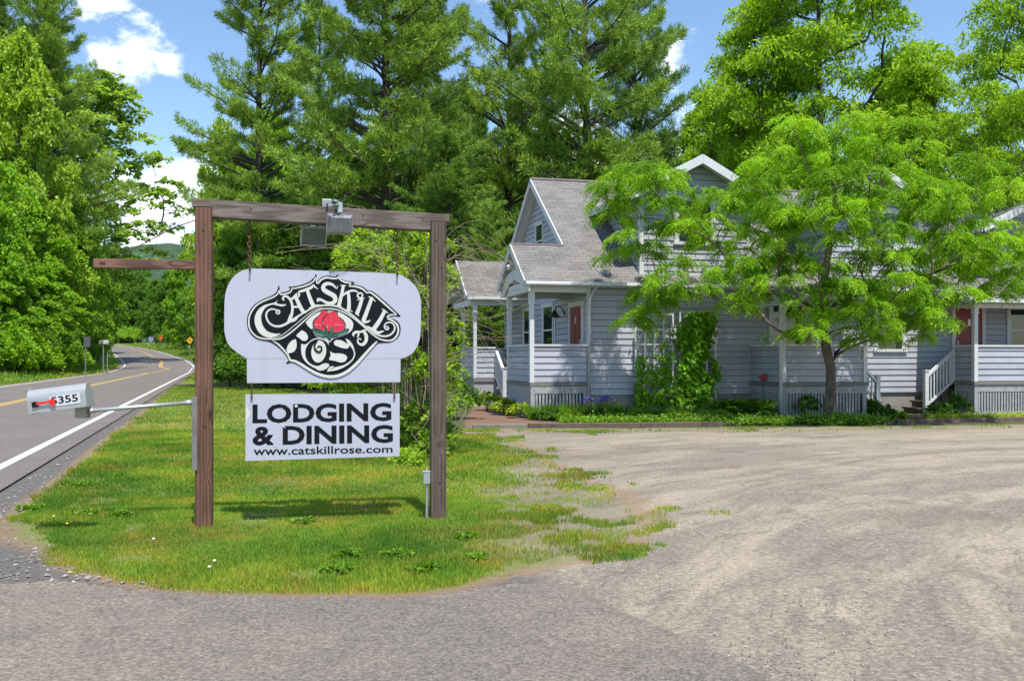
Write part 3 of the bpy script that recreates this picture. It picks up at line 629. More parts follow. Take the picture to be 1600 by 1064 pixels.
# white outline band running round the emblem
Wt.ribbon([(392, 600), (340, 598), (290, 586), (250, 553), (229, 512), (226, 468), (232, 432), (250, 396), (276, 362), (310, 338), (352, 318), (402, 298), (432, 277), (445, 250), (455, 277), (490, 274), (520, 265), (536, 248), (536, 235), (560, 234), (610, 223), (660, 205), (694, 182), (709, 155), (718, 196), (732, 192), (752, 170), (790, 157), (832, 163), (862, 163), (870, 152), (888, 172), (920, 190), (962, 198), (952, 218), (1000, 222), (1050, 240), (1078, 266), (1104, 264), (1150, 297), (1218, 356), (1268, 402), (1292, 424), (1250, 426), (1224, 444)], [9, 11, 11, 11, 11, 11, 11, 11, 11, 11, 11, 11, 9, 7, 9, 11, 10, 7, 6, 9, 11, 11, 9, 7, 9, 12, 13, 13, 12, 10, 8, 11, 12, 9, 7, 12, 13, 9, 12, 13, 13, 10, 6, 11, 14], o1)
Wt.ribbon([(1228, 452), (1262, 466), (1296, 495), (1306, 540), (1292, 580), (1258, 608), (1210, 610), (1160, 594), (1100, 550), (1040, 496), (980, 448), (920, 410), (860, 388), (800, 380), (745, 387), (690, 415), (625, 470), (560, 528), (500, 574), (450, 598), (392, 604)], [14, 13, 13, 13, 13, 12, 11, 10, 9, 9, 9, 9, 8, 8, 8, 9, 9, 10, 11, 12, 8], o1)
# upper wave line with the end curls
Wt.ribbon([(440, 405), (420, 388), (385, 385), (358, 405), (352, 440), (375, 485), (420, 508), (470, 502), (530, 470), (600, 425), (650, 395), (710, 367), (775, 357), (840, 360), (900, 380), (970, 425), (1040, 485), (1100, 535), (1150, 568), (1205, 580), (1250, 568), (1278, 535), (1276, 500), (1250, 480), (1220, 485), (1205, 508), (1216, 530), (1234, 522)], [4, 9, 12, 13, 13, 13, 15, 17, 17, 13, 11, 11, 12, 12, 12, 11, 10, 10, 11, 13, 13, 12, 11, 10, 10, 10, 10, 5], o1)
Wt.ribbon([(352, 596), (420, 590), (480, 562), (560, 498), (640, 432), (700, 392), (760, 372)], [3, 5, 5, 5, 5, 5, 3], o1)
# big C crescent and its serif
Wt.fill([(435, 316), (428, 342), (460, 350), (497, 350), (470, 365), (430, 358), (395, 352), (350, 372), (322, 412), (315, 455), (328, 505), (362, 545), (420, 562), (455, 560), (420, 582), (372, 590), (318, 570), (284, 528), (268, 478), (272, 430), (296, 386), (338, 356), (392, 342), (418, 335)], o1, 3)
def ring(c, r, wd): Wt.ribbon([(c[0]+r*math.cos(k*.7), c[1]+r*math.sin(k*.7)) for k in range(10)], wd, o1)
ring((437, 405), 13, 9); ring((1030, 286), 18, 12); ring((1224, 521), 12, 8)
# A
Wt.ribbon([cL(440, 292), cL(425, 278), cL(435, 258), cL(462, 256), cL(492, 284), cL(512, 335), cL(512, 400), cL(496, 450), cL(486, 492)], [9, 12, 14, 15, 17, 17, 18, 26, 34], o1)
Wt.ribbon([cL(478, 496), cL(530, 478), cL(566, 452)], [4, 15, 3], o1)
Wt.ribbon([cL(556, 222), cL(548, 262), cL(570, 318), cL(600, 376), cL(622, 404)], [3, 24, 27, 27, 24], o1)
Wt.ribbon([cL(590, 416), cL(630, 402), cL(664, 382)], [4, 16, 4], o1); Wt.ribbon([cL(503, 358), cL(540, 352), cL(580, 352)], 15, o1); Wt.ribbon([cL(484, 282), cL(508, 280), cL(530, 262), cL(552, 236)], [10, 16, 18, 16], o1)
# T
Wt.ribbon([cL(572, 268), cL(576, 240), cL(572, 212), cL(592, 208), cL(640, 194), cL(690, 172), cL(708, 150), cL(722, 168), cL(750, 190)], [3, 16, 6, 18, 20, 20, 8, 12, 3], o1)
Wt.ribbon([cL(652, 200), cL(672, 260), cL(696, 320), cL(712, 346)], [22, 26, 28, 28], o1); Wt.ribbon([cL(662, 366), cL(712, 346), cL(774, 332)], [3, 17, 3], o1)
# S
Wt.ribbon([(868, 212), (862, 236), (830, 208), (795, 200), (768, 214), (766, 242), (800, 266), (842, 290), (850, 322), (826, 342), (788, 338), (748, 318), (720, 330)], [3, 6, 18, 24, 27, 30, 33, 33, 30, 26, 20, 16, 3], o1)
Wt.ribbon([(722, 334), (724, 312), (748, 312)], [3, 14, 10], o1)
# K
Wt.ribbon([cR(216, 155), cR(202, 230), cR(184, 300), cR(174, 345)], [20, 23, 25, 27], o1); Wt.ribbon([cR(188, 152), cR(216, 158), cR(240, 156)], [3, 13, 3], o1); Wt.ribbon([cR(148, 340), cR(174, 344), cR(202, 352)], [3, 13, 3], o1)
Wt.ribbon([cR(198, 262), cR(240, 224), cR(290, 204), cR(330, 206), cR(352, 222)], [6, 16, 15, 13, 6], o1)
Wt.ribbon([cR(262, 224), cR(268, 300), cR(266, 380)], [20, 24, 28], o1); Wt.ribbon([cR(232, 376), cR(266, 384), cR(302, 396)], [3, 13, 3], o1)
# i L L
Wt.ribbon([cR(386, 282), cR(366, 350), cR(340, 418)], [23, 25, 29], o1); Wt.ribbon([cR(340, 290), cR(386, 278), cR(412, 272)], [3, 13, 3], o1); Wt.ribbon([cR(322, 410), cR(342, 420), cR(362, 438)], [3, 12, 3], o1)
Wt.ribbon([cR(478, 272), cR(442, 370), cR(400, 482)], [24, 27, 31], o1); Wt.ribbon([cR(444, 258), cR(478, 270), cR(514, 304)], [3, 13, 3], o1); Wt.ribbon([cR(385, 474), cR(410, 494), cR(444, 488), cR(466, 474)], [6, 16, 15, 3], o1)
Wt.ribbon([cR(596, 392), cR(556, 470), cR(496, 558)], [24, 28, 34], o1); Wt.ribbon([cR(570, 368), cR(596, 388), cR(630, 412)], [3, 13, 3], o1); Wt.ribbon([cR(432, 528), cR(478, 558), cR(530, 590), cR(566, 582), cR(592, 574)], [6, 22, 22, 14, 3], o1)
Wt.ribbon([cR(522, 606), cR(545, 584)], [3, 14], o1)
# lower half: counters between the black letters of the second word
Wt.fill([cL(546, 650), cL(512, 662), cL(478, 698), cL(463, 740), cL(478, 776), cL(520, 770), cL(546, 740), cL(554, 700)], o1)
Wt.ribbon([cL(462, 740), cL(480, 785)], [10, 8], o1)
Wt.fill([cL(600, 568), cL(574, 590), cL(550, 618), cL(578, 640), cL(606, 663), cL(640, 664), cL(658, 634), cL(646, 600), cL(622, 578)], o1)
Wt.fill([(636, 480), (680, 436), (735, 405), (800, 394), (875, 404), (950, 448), (980, 486), (970, 535), (925, 570), (872, 590), (834, 602), (803, 628), (775, 604), (728, 592), (700, 570), (690, 545), (655, 508)], o1, 3)
Wt.fill([cL(596, 692), cL(630, 700), cL(668, 682), cL(644, 722), cL(632, 770), cL(640, 824), cL(668, 866), cL(712, 892), cL(760, 896), cL(812, 872), cL(852, 882), cL(846, 906), cL(800, 934), cL(742, 926), cL(684, 898), cL(632, 856), cL(602, 800), cL(594, 745)], o1, 3)
Wt.ribbon([cL(636, 740), cL(650, 700), cL(690, 664), cL(750, 644), cL(820, 664), cL(850, 700)], [3, 5, 7, 7, 6, 4], o1)
Wt.fill([cL(724, 682), cL(698, 722), cL(688, 780), cL(704, 836), cL(742, 866), cL(786, 852), cL(816, 806), cL(826, 750), cL(814, 700), cL(786, 668), cL(752, 662)], o1)
Wt.fill([cR(128, 676), cR(150, 658), cR(198, 662), cR(238, 684), cR(272, 702), cR(256, 734), cR(216, 734), cR(166, 718), cR(134, 702)], o1)
Wt.ribbon([cR(238, 646), cR(262, 672), cR(290, 706), cR(312, 752), cR(318, 800), cR(290, 850), cR(226, 896), cR(150, 922), cR(66, 946)], [3, 22, 20, 9, 9, 10, 14, 24, 4], o1)
Wt.fill([cR(92, 762), cR(130, 780), cR(190, 782), cR(236, 796), cR(250, 826), cR(226, 858), cR(186, 864), cR(136, 850), cR(84, 838), cR(98, 800)], o1)
Wt.ribbon([cR(66, 948), cR(96, 914), cR(130, 904)], [4, 16, 6], o1)
Wt.fill([cR(-20, 906), cR(30, 876), cR(78, 880), cR(82, 900), cR(46, 930), cR(0, 940), cR(-34, 926)], o1)
Wt.ribbon([cR(312, 628), cR(308, 602), cR(336, 584), cR(372, 584), cR(404, 572), cR(432, 566)], [3, 18, 20, 14, 17, 3], o1)
Wt.ribbon([cR(404, 578), cR(426, 618), cR(424, 666), cR(394, 700), cR(358, 690), cR(348, 660), cR(364, 644), cR(382, 658)], [16, 26, 24, 22, 14, 11, 9, 4], o1)
Wt.ribbon([cR(356, 596), cR(352, 622), cR(340, 634)], [14, 12, 3], o1)
Wt.ribbon([(398, 614), (438, 638), (480, 680), (512, 722), (526, 752), (556, 758), (600, 780), (650, 812), (710, 846), (765, 865), (822, 872), (880, 862), (938, 834), (1000, 782), (1060, 716), (1120, 650), (1152, 618)], [4, 13, 12, 12, 14, 16, 18, 19, 20, 21, 22, 22, 22, 22, 20, 17, 10], o1)
wl = Wt.m.build('logo_lettering', M['logowhite'], sb, fix=False)
B2 = Art(); o2 = .0135
for P_o in ([(680, 528), (705, 533), (750, 543), (778, 560), (794, 580), (760, 582), (715, 566), (690, 548), (680, 528)], [(948, 528), (920, 533), (880, 545), (846, 562), (828, 580), (862, 582), (905, 566), (932, 548), (948, 528)], [(776, 500), (792, 530), (802, 562), (803, 596), (786, 572), (778, 535), (776, 500)], [(828, 498), (836, 530), (834, 560), (808, 606), (806, 570), (814, 530), (828, 498)]): B2.ribbon(P_o, 9, o2)
B2.ribbon([cL(750, 656), cL(718, 706), cL(726, 748), cL(756, 770), cL(782, 752), cL(780, 722), cL(756, 716), cL(744, 734)], [4, 12, 15, 15, 13, 11, 9, 6], o2)
for pts in ([(756, 396), (735, 430), (704, 456), (690, 486), (700, 520), (742, 540)], [(770, 440), (755, 480), (772, 524), (800, 548)], [(806, 412), (776, 436), (758, 470)], [(800, 400), (828, 402), (864, 402), (866, 434), (902, 460), (924, 500), (912, 538)], [(752, 396), (776, 392), (800, 402)]):
    B2.ribbon(pts, [4, 7, 7, 4], o2)
B2.m.build('logo_outline', M['black'], sb, fix=False)
A3 = Art(); o3 = .0160
A3.fill([(755, 398), (776, 394), (798, 402), (788, 418), (768, 440), (756, 470), (758, 505), (775, 533), (740, 532), (705, 516), (695, 485), (708, 458), (738, 432)], o3, 3)
A3.fill([(804, 414), (832, 404), (860, 404), (862, 432), (898, 462), (918, 500), (912, 534), (880, 548), (840, 552), (800, 544), (774, 518), (763, 480), (775, 442)], o3, 3)
A3.m.build('rosebud', M['red'], sb, fix=False)
A4 = Art(); o4 = .0185
for P in ([(680, 528), (705, 533), (750, 543), (778, 560), (794, 580), (760, 582), (715, 566), (690, 548)], [(776, 500), (792, 530), (802, 562), (803, 596), (786, 572), (778, 535)], [(828, 498), (836, 530), (834, 560), (808, 606), (806, 570), (814, 530)], [(948, 528), (920, 533), (880, 545), (846, 562), (828, 580), (862, 582), (905, 566), (932, 548)]):
    A4.fill(P, o4, 3)
A4.m.build('rose_leaf', M['leafpaint'], sb, fix=False)
A5 = Art(); o5 = .0210
for pts in ([(706, 498), (716, 496)], [(722, 500), (730, 497)], [(738, 500), (748, 502)], [(850, 500), (862, 497)], [(870, 499), (882, 497)], [(890, 500), (902, 503)], [(790, 520), (798, 500)], [(690, 552), (730, 568), (762, 577)], [(872, 578), (902, 566), (930, 550)]): A5 = Art(); A5.ribbon(pts, 3, o5); A5.m.build('rose_highlight', M['logowhite'], sb, fix=False)
# chains
def chain(parent, p, q, n, r=.015):
    p, q = Vector(p), Vector(q); m = MB(); d = (q-p)/n
    for i in range(n):
        c = p+d*(i+.5); L = d.length*.68; pts = []
        ax = Vector((1, 0, 0)) if i % 2 else Vector((0, 1, 0)); dn = d.normalized()
        for k in range(11):
            an = 2*math.pi*k/10; pts.append(c+ax*math.cos(an)*r+dn*math.sin(an)*L)
        m.tube(pts, .0052, 5, caps=False)
    m.tube([q+Vector((0, -.012, -.02)), q+Vector((0, -.014, .015))], .010, 6); m.tube([p+Vector((0, 0, 0)), p-d*.6], .007, 6)
    return m.build('chain', M['rust'], parent)
for x, y0, y1 in ((391, 340, 424), (620.5, 354, 430)):
    a0, z0 = SP(x-2, y0); a1, z1 = SP(x, y1); chain(sb, (a0, -.0, z0+.0), (a1, -.03, z1), 11)
# lower board
ls = empty('text_sign', PL, SA, 'white rectangular board lettered LODGING & DINING hanging under the logo sign', 'sign')
m = MB(); P = [SP(x, y, .012) for x, y in [(383.5, 616), (624.5, 615), (624.5, 712.5), (383.5, 720)]]
m.prism([sl(x, .012, z) for x, z in P], (0, .022, 0)); m.build('board', M['panel'], ls)
def text_on(s, box, parent, mat, name, bold):
    """box: photo pixel quad (tl, tr, br, bl) that the capitals fill"""
    cu = bpy.data.curves.new('t', 'FONT'); cu.body = s; cu.offset = bold; cu.resolution_u = 3
    ob = bpy.data.objects.new('t', cu); COL.objects.link(ob); bpy.context.view_layer.update()
    me = bpy.data.meshes.new_from_object(ob.evaluated_get(bpy.context.evaluated_depsgraph_get())); bpy.data.objects.remove(ob); bpy.data.curves.remove(cu)
    xs_ = [v.co.x for v in me.vertices]; ys_ = [v.co.y for v in me.vertices]; x0, x1, y0, y1 = min(xs_), max(xs_), min(ys_), max(ys_)
    me.name = name; me.materials.clear(); me.materials.append(mat); me.polygons.foreach_set('material_index', [0]*len(me.polygons))
    o = bpy.data.objects.new(name, me); COL.objects.link(o); o.parent = parent
    for v in me.vertices:
        u = (v.co.x-x0)/(x1-x0); t = (v.co.y-y0)/(y1-y0)
        v.co = box(u, t)
    return o
def quad(tl, tr, br, bl, off, conv):
    def f(u, t):
        top = (tl[0]+(tr[0]-tl[0])*u, tl[1]+(tr[1]-tl[1])*u); bot = (bl[0]+(br[0]-bl[0])*u, bl[1]+(br[1]-bl[1])*u)
        return conv(bot[0]+(top[0]-bot[0])*t, bot[1]+(top[1]-bot[1])*t, off)
    return f
def cp(x, y, o): a_, z = SP(x, y, .012); return sl(a_, .012+o, z)
text_on('LODGING', quad((394.5, 631.5), (611.5, 629), (611.5, 657.5), (394.5, 661.5), .0015, cp), ls, M['black'], 'lettering', .034)
text_on('& DINING', quad((394.5, 665.5), (614, 663.5), (614, 691.5), (394.5, 696), .0015, cp), ls, M['black'], 'lettering', .034)
text_on('www.catskillrose.com', quad((396, 698), (613.5, 695.5), (613.5, 707), (396, 711.5), .0015, cp), ls, M['black'], 'lettering', .014)
m = MB()
for P in ([(384, 633), (389, 641), (391, 647), (387, 655), (384, 661)],):
    m.prism([cp(x, y, .0008) for x, y in P], (0, -.0006, 0)); m.build('peeled_patch', M['logowhite'], ls)
for P in ([(440, 662), (446, 668), (445, 669), (438, 663)], [(427, 694), (434, 698), (433, 699), (426, 695)], [(460, 633), (465, 632), (465, 636), (461, 636)], [(438, 637), (442, 638), (441, 640)]): m = MB(); m.prism([cp(x, y, .0022) for x, y in P], (0, -.0006, 0)); m.build('peeled_patch', M['logowhite'], ls)
for x in (393.5, 616):
    a0, z0 = SP(x, 600); a1, z1 = SP(x, 618); m = MB()
    m.tube([(a0, -.005, z0+.02), (a0, -.022, z0), (a1, -.024, z1-.01)], .009, 6); m.tube([(a1, -.018, z1-.02), (a1, -.028, z1-.02)], .011, 8)
    m.build('hook', M['rust'], ls)

# floodlights
def flood(a, z, out, name_label, tilt, yaw, face):
    t = empty('floodlight', tuple(SM @ Vector((a, out, z))), SA+yaw, name_label, 'floodlight')
    Mt = Matrix.Rotation(tilt, 4, 'X')
    m = MB(); wd, hh, dp = .115, .085, .05
    vs = [(-wd, -dp, -hh), (wd, -dp, -hh), (wd, -dp, hh), (-wd, -dp, hh), (-wd*.72, dp, -hh*.75), (wd*.72, dp, -hh*.75), (wd*.72, dp, hh*.75), (-wd*.72, dp, hh*.75)]
    m.add([Mt @ Vector(v) for v in vs], [(0, 1, 2, 3), (5, 4, 7, 6), (0, 4, 5, 1), (1, 5, 6, 2), (2, 6, 7, 3), (3, 7, 4, 0)])
    m.box(-wd*1.05, wd*1.05, -dp-.012, -dp+.008, hh*.90, hh*1.12, M=Mt); m.box(-wd*1.05, wd*1.05, -dp-.012, -dp+.008, -hh*1.12, -hh*.9, M=Mt)
    m.box(-wd*1.05, -wd*.92, -dp-.012, -dp+.008, -hh*.9, hh*.9, M=Mt); m.box(wd*.92, wd*1.05, -dp-.012, -dp+.008, -hh*.9, hh*.9, M=Mt)
    m.build('housing', M['aluminium'], t)
    m = MB(); m.box(-wd*.9, wd*.9, -dp-.006, -dp-.002, -hh*.88, hh*.88, M=Mt); m.build('glass', M['glass2'], t)
    m = MB()
    for k in range(15): x = -wd*.68+k*wd*1.36/14; m.box(x-.0022, x+.0022, dp, dp+.022, -hh*.72, hh*.72, M=Mt)
    m.build('cooling_fins', M['aluminium'], t)
    return t
M['glass2'] = paint('floodlight glass', (.10, .13, .11), .12, .1, (.2, .22, .2), 12)
# the one facing the viewer shows its finned back
a0, z0 = SP(532, 350, .13)
f1 = flood(a0, z0-.005, .13, 'grey floodlight in front of the beam showing its finned back', R(-12), R(180+8), 0)
m = MB(); m.tube([(0, .0, .075), (0.004, -.0, .11), (.0, .0, .15)], [.03, .026, .022], 10); m.tube([(0, 0, .15), (.0, 0, .185), (.03, -.03, .215), (.07, .1, .20)], [.022, .02, .012, .011], 8); m.tube([(0, .0, .185), (.11, .08, .155), (.115, .11, .14)], .009, 6)
m.build('bracket_arm', M['metal'], f1)
a0, z0 = SP(489, 367, -.16)
f2 = flood(a0, z0, -.16, 'grey floodlight hanging under the beam showing its dark glass', R(24), R(10), 0)
m = MB(); m.tube([(0, 0, .075), (0, 0, .11), (.05, -.03, .17)], [.022, .02, .012], 8); m.build('bracket_arm', M['metal'], f2)
a0, z0 = SP(511, 321); jb = empty('junction_box', tuple(SM @ Vector((a0, 0, zb(a0)))), SA, 'small grey junction box on top of the sign beam feeding the floodlights', 'junction box')
m = MB(); m.box(-.045, .045, -.045, .04, .0, .075); m.build('box', M['aluminium'], jb, bevel=.006)
m = MB(); m.tube([(0, -.05, .03), (.0, -.085, 0), (0, -.085, -.15)], .006, 6); m.tube([(.05, .0, .04), (.09, -.05, .08), (.12, -.09, .09)], .007, 6); m.build('cable', M['black'], jb)

# electric box and conduit on the right post
eb = empty('electrical_box', tuple(PR+SN*.03-SU*.105), SA, 'small grey outlet box on a conduit beside the right sign post', 'electrical box')
m = MB(); m.box(-.035, .03, -.03, .03, .335, .445); m.box(-.042, .036, -.036, .036, .445, .452); m.build('box', M['metal'], eb, bevel=.004)
m = MB(); m.tube([(0, 0, -.1), (0, 0, .335)], .012, 10); m.tube([(0, 0, .452), (0, 0, .475)], .01, 8); m.build('conduit', M['metal'], eb)

# mailbox on its pole
A0 = W(138, 642, 8.12); A1 = W(301, 628.5, 8.52)
mb = empty('mailbox', (A0.x, A0.y, A0.z), 0, 'tilted grey metal mailbox numbered 5355 with red flag on a horizontal pole', 'mailbox')
def wl_(p): return tuple(Vector(p)-A0)
m = MB(); m.tube([wl_(A0), wl_(A1)], .0165, 12); m.tube([wl_(A1-(A1-A0).normalized()*.07), wl_(A1)], .024, 12); m.tube([wl_(A0), wl_(A0+(A1-A0).normalized()*.05)], .022, 12); m.build('pole', M['metal'], mb, smooth=True)
m = MB(); c = Vector(wl_(A1)); m.box(c.x-.0, c.x+.045, c.y-.02, c.y+.02, c.z-.60, c.z+.05); m.build('mounting_plate', M['deckwood'], mb)
m = MB(); m.box(-.095, .0, -.045, .05, -.06, .06, M=Matrix.Rotation(R(2), 4, 'Y')); m.build('support_block', paint('pale weathered wood', (.36, .31, .24), .9, .2, (.14, .11, .09), 14), mb, bevel=.003)
BC = W(95.5, 622, 8.10)-A0
tilt = Matrix.Translation(BC) @ Matrix.Rotation(R(3), 4, 'Z') @ Matrix.Rotation(R(-7.6), 4, 'Y')
prof = [(-.085, -.10), (.085, -.10)]+[(.085*math.cos(t), .015+.085*math.sin(t)) for t in np.linspace(0, math.pi, 15)]
m = MB(); m.prism([tilt @ Vector((-.235, y, z)) for y, z in prof], (tilt.to_3x3() @ Vector((.47, 0, 0))))
M['mbox'] = paint('mailbox grey', (.42, .43, .44), .38, .12, (.25, .24, .22), 8, .35)
m.build('box', M['mbox'], mb, smooth=False, bevel=.002)
m = MB(); m.prism([tilt @ Vector((-.243, y*1.04, z*1.04)) for y, z in prof], (tilt.to_3x3() @ Vector((.016, 0, 0)))); m.box(-.30, -.22, -.012, .012, .112, .118, M=tilt); m.box(-.305, -.295, -.012, .012, .10, .122, M=tilt)
m.build('door', M['mbox'], mb)
m = MB(); m.box(-.06, .19, -.0885, -.0875, -.062, .028, M=tilt); m.build('number_plate', M['white'], mb)
def mt(u0, u1, z0, z1): return lambda u, t: tilt @ Vector((u0+(u1-u0)*u, -.0895, z0+(z1-z0)*t))
text_on('5355', mt(-.048, .172, -.045, .018), mb, M['black'], 'number', .02)
m = MB(); m.box(-.205, -.155, -.100, -.086, -.048, -.003, M=tilt); m.build('flag_hinge', M['black'], mb, bevel=.003)
m = MB(); pr = [(-.165, -.012), (-.07, -.012), (-.045, -.002), (-.01, -.002), (-.01, -.048), (-.022, -.058), (-.048, -.055), (-.055, -.034), (-.075, -.030), (-.165, -.034)]
m.prism([tilt @ Vector((x, -.103, z+.002)) for x, z in pr], tilt.to_3x3() @ Vector((0, .005, 0))); m.build('flag', M['flagred'], mb)

# far road furniture
def stand(px, py, d): return W(px, py, d)
def simple_post(m, x, y, z0, z1, r=.03): m.tube([(x, y, z0), (x, y, z1)], r, 6)
d = 148.; q = W(297, 532, d); z0 = gz(d)
t = empty('curve_warning_sign', (q.x, d, z0), 0, 'yellow diamond road sign with a black curved arrow by the trees right of the bend', 'road sign')
m = MB(); simple_post(m, 0, 0, -.2, q.z-z0+.3, .04); m.build('post', M['aluminium'], t)
h = q.z-z0; s = .58; m = MB(); m.prism([(0, -.06, h-s), (s, -.06, h), (0, -.06, h+s), (-s, -.06, h)], (0, .02, 0)); m.build('panel', M['yellow'], t)
m = MB(); m.prism([(.07, -.068, h-.2), (.14, -.068, h-.2), (.14, -.068, h+.06), (.06, -.068, h+.13), (-.05, -.068, h+.13), (-.05, -.068, h+.2), (-.18, -.068, h+.09), (-.05, -.068, h-.02), (-.05, -.068, h+.05), (.03, -.068, h+.05), (.07, -.068, h+.02)], (0, .004, 0)); m.build('arrow', M['black'], t)
d = 190.; q = W(236, 530.5, d); z0 = gz(d)
t = empty('roadside_board', (q.x, d, z0), 0, 'dark blue board with white lines of text on two legs at the far bend', 'sign'); h = q.z-z0
m = MB(); simple_post(m, -.5, 0, -.2, h+.6, .05); simple_post(m, .5, 0, -.2, h+.6, .05); m.build('leg', M['white'], t)
m = MB(); m.box(-.58, .58, -.1, -.05, h-.55, h+.62); m.build('panel', M['navy'], t)
m = MB()
for z, h_, x0, x1 in ((.38, .13, -.42, .42), (.16, .13, -.45, .45), (-.14, .22, -.42, .44), (-.42, .1, -.3, .3)):
    x = x0
    while x < x1: m.box(x, x+.09, -.108, -.1, h+z-h_/2, h+z+h_/2); x += .125
m.build('lettering', M['white'], t)
d = 180.; q = W(251.5, 528.5, d); z0 = gz(d); h = q.z-z0
t = empty('road_work_sign', (q.x, d, z0), 0, 'small orange roll-up sign with flags between the blue board and the trees', 'road sign')
m = MB(); m.tube([(0, 0, -.1), (0, 0, h+.3)], .035, 5); m.tube([(-.5, 0, 0), (0, 0, .5), (.5, 0, 0)], .03, 5); m.build('stand', M['aluminium'], t)
m = MB(); m.prism([(0, -.05, h-.38), (.38, -.05, h), (0, -.05, h+.38), (-.38, -.05, h)], (0, .02, 0)); m.build('panel', M['orange'], t)
m = MB(); m.prism([(0, -.03, h+.35), (.3, -.03, h+.62), (.34, -.03, h+.4)], (0, .01, 0)); m.prism([(0, -.03, h+.35), (-.3, -.03, h+.62), (-.34, -.03, h+.4)], (0, .01, 0)); m.build('flag', M['orange'], t)
# mailboxes on the left of the bend
d = 92.; q = W(163, 534, d); z0 = gz(d); h = q.z-z0
t = empty('roadside_mailbox', (q.x, d, z0), 0, 'pair of small mailboxes on a post in the grass left of the road bend', 'mailbox')
m = MB(); simple_post(m, -.1, 0, -.2, h-.2, .06); simple_post(m, .25, .1, -.2, h-1.0, .05); m.box(-.5, .45, -.08, .08, h-.26, h-.2); m.build('post', M['aluminium'], t)
for x, mt_ in ((-.28, M['deckwood']), (.16, M['white'])):
    m = MB(); m.prism([(x-.16, -.25, h-.2), (x+.16, -.25, h-.2), (x+.16, -.25, h+.05), (x+.08, -.25, h+.16), (x-.08, -.25, h+.16), (x-.16, -.25, h+.05)], (0, .5, 0)); m.build('box', mt_, t)
d = 140.; q = W(168.5, 532, d); z0 = gz(d)
t = empty('white_delivery_box', (q.x, d, z0), 0, 'large white box on legs behind the pair of roadside mailboxes', 'box'); h = q.z-z0
m = MB(); m.prism([(-.7, -.4, h-.35), (.7, -.4, h-.35), (.7, -.4, h+.3), (.5, -.4, h+.38), (-.5, -.4, h+.38), (-.7, -.4, h+.3)], (0, .8, 0)); m.build('box', M['white'], t)
m = MB(); simple_post(m, -.5, 0, -.3, h-.35, .06); simple_post(m, .5, 0, -.3, h-.35, .06); m.build('leg', M['aluminium'], t)
d = 78.; q = W(135, 534, d); z0 = gz(d); h = q.z-z0
t = empty('sign_seen_from_behind', (q.x, d, z0), 0, 'dark back of a square road sign standing in the trees left of the mailboxes', 'road sign')
m = MB(); simple_post(m, -.1, .05, -.2, h+.4, .045); m.build('post', M['deckwood'], t)
m = MB(); m.box(-.22, .32, -.02, .0, h-.42, h+.42); m.build('panel', paint('dark grey sign back', (.09, .09, .085), .6, .1), t)  # back of the sign in an even dark grey
# ------------------------------------------------------------------ house
TH = R(14); HO = Vector((1.94, 24.4, 0)); HU = Vector((math.cos(TH), math.sin(TH), 0)); HV = Vector((-math.sin(TH), math.cos(TH), 0))
ho = empty('house', HO, TH, 'blue grey clapboard house with brown shingle roof, dormers and white trimmed porches', 'house')
def toH(X, Y): d = Vector((X, Y, 0))-HO; return d.dot(HU), d.dot(HV)
def fromH(u, v, z=0): p = HO+HU*u+HV*v; return Vector((p.x, p.y, z))
PIT = .160; TAN = .707; EV = -.35; EZ = 3.42; RV = 4.5; RZ = EZ+TAN*(RV-EV)
def siding(name, o, d, n, L, z0, z1, clip=None, mat=None, parent=None, lip=.026, start=.57):
    """lapped boards on a vertical wall: o origin (u,v), d direction along, n outward normal, clip(z)->(a,b)"""
    m = MB(); o = Vector((*o, 0)); d = Vector((*d, 0)); n = Vector((*n, 0))
    k0 = math.floor((z0-start)/PIT)
    k = k0
    while start+k*PIT < z1-1e-6:
        a0 = max(start+k*PIT, z0); a1 = min(start+(k+1)*PIT, z1); k += 1
        if a1-a0 < .004: continue
        c0, c1 = (0, L), (0, L)
        if clip: c0, c1 = clip(a0), clip(a1)
        if c0[1]-c0[0] < .02: continue
        if c1[1] < c1[0]: c1 = ((c1[0]+c1[1])/2,)*2
        P = [o+d*c0[0]+n*lip, o+d*c0[1]+n*lip, o+d*c1[1]+n*.003, o+d*c1[0]+n*.003]
        Q = [o+d*c0[0]-n*.06, o+d*c0[1]-n*.06, o+d*c1[1]-n*.06, o+d*c1[0]-n*.06]
        V = [(p.x, p.y, z) for p, z in zip(P, (a0, a0, a1, a1))]+[(p.x, p.y, z) for p, z in zip(Q, (a0, a0, a1, a1))]
        m.add(V, [(0, 1, 2, 3), (7, 6, 5, 4), (0, 4, 5, 1), (1, 5, 6, 2), (3, 7, 4, 0)])
        if a1 >= start+k*PIT-1e-6 and c1[1]-c1[0] > .05:     # dark strip: joint grime plus painted shadow under the next board's lip
            g0 = a1-.012; w0, w1 = c1[0]+.002, c1[1]-.002
            J = [o+d*w0+n*.0075, o+d*w1+n*.0075]; m.add([(J[0].x, J[0].y, g0), (J[1].x, J[1].y, g0), (J[1].x, J[1].y, a1), (J[0].x, J[0].y, a1)], [(0, 1, 2, 3)], 1)
    return m.build(name, [mat or M['siding'], M['joint']], parent or ho, fix=False)
siding('wall', (0, 0), (1, 0), (0, -1), 19, .57, 3.38)
def gable(z):
    if z <= EZ-.1: return (0, 9.0)
    h = (z+.15-EZ)/TAN; return (max(0, h+EV), min(9, 2*RV-EV-h))
siding('gable_wall', (0, 0), (0, 1), (-1, 0), 9, .57, RZ-.12, clip=gable)
m = MB(); m.box(.03, 19, .03, 8.9, -.3, .566); m.build('foundation', M['concrete'], ho)
m = MB(); m.box(.062, 19, 8.9, 9.0, .57, 3.38); m.box(18.9, 19, .06, 8.9, .57, 3.38); m.build('rear_wall', M['siding'], ho)
m = MB()     # corner boards
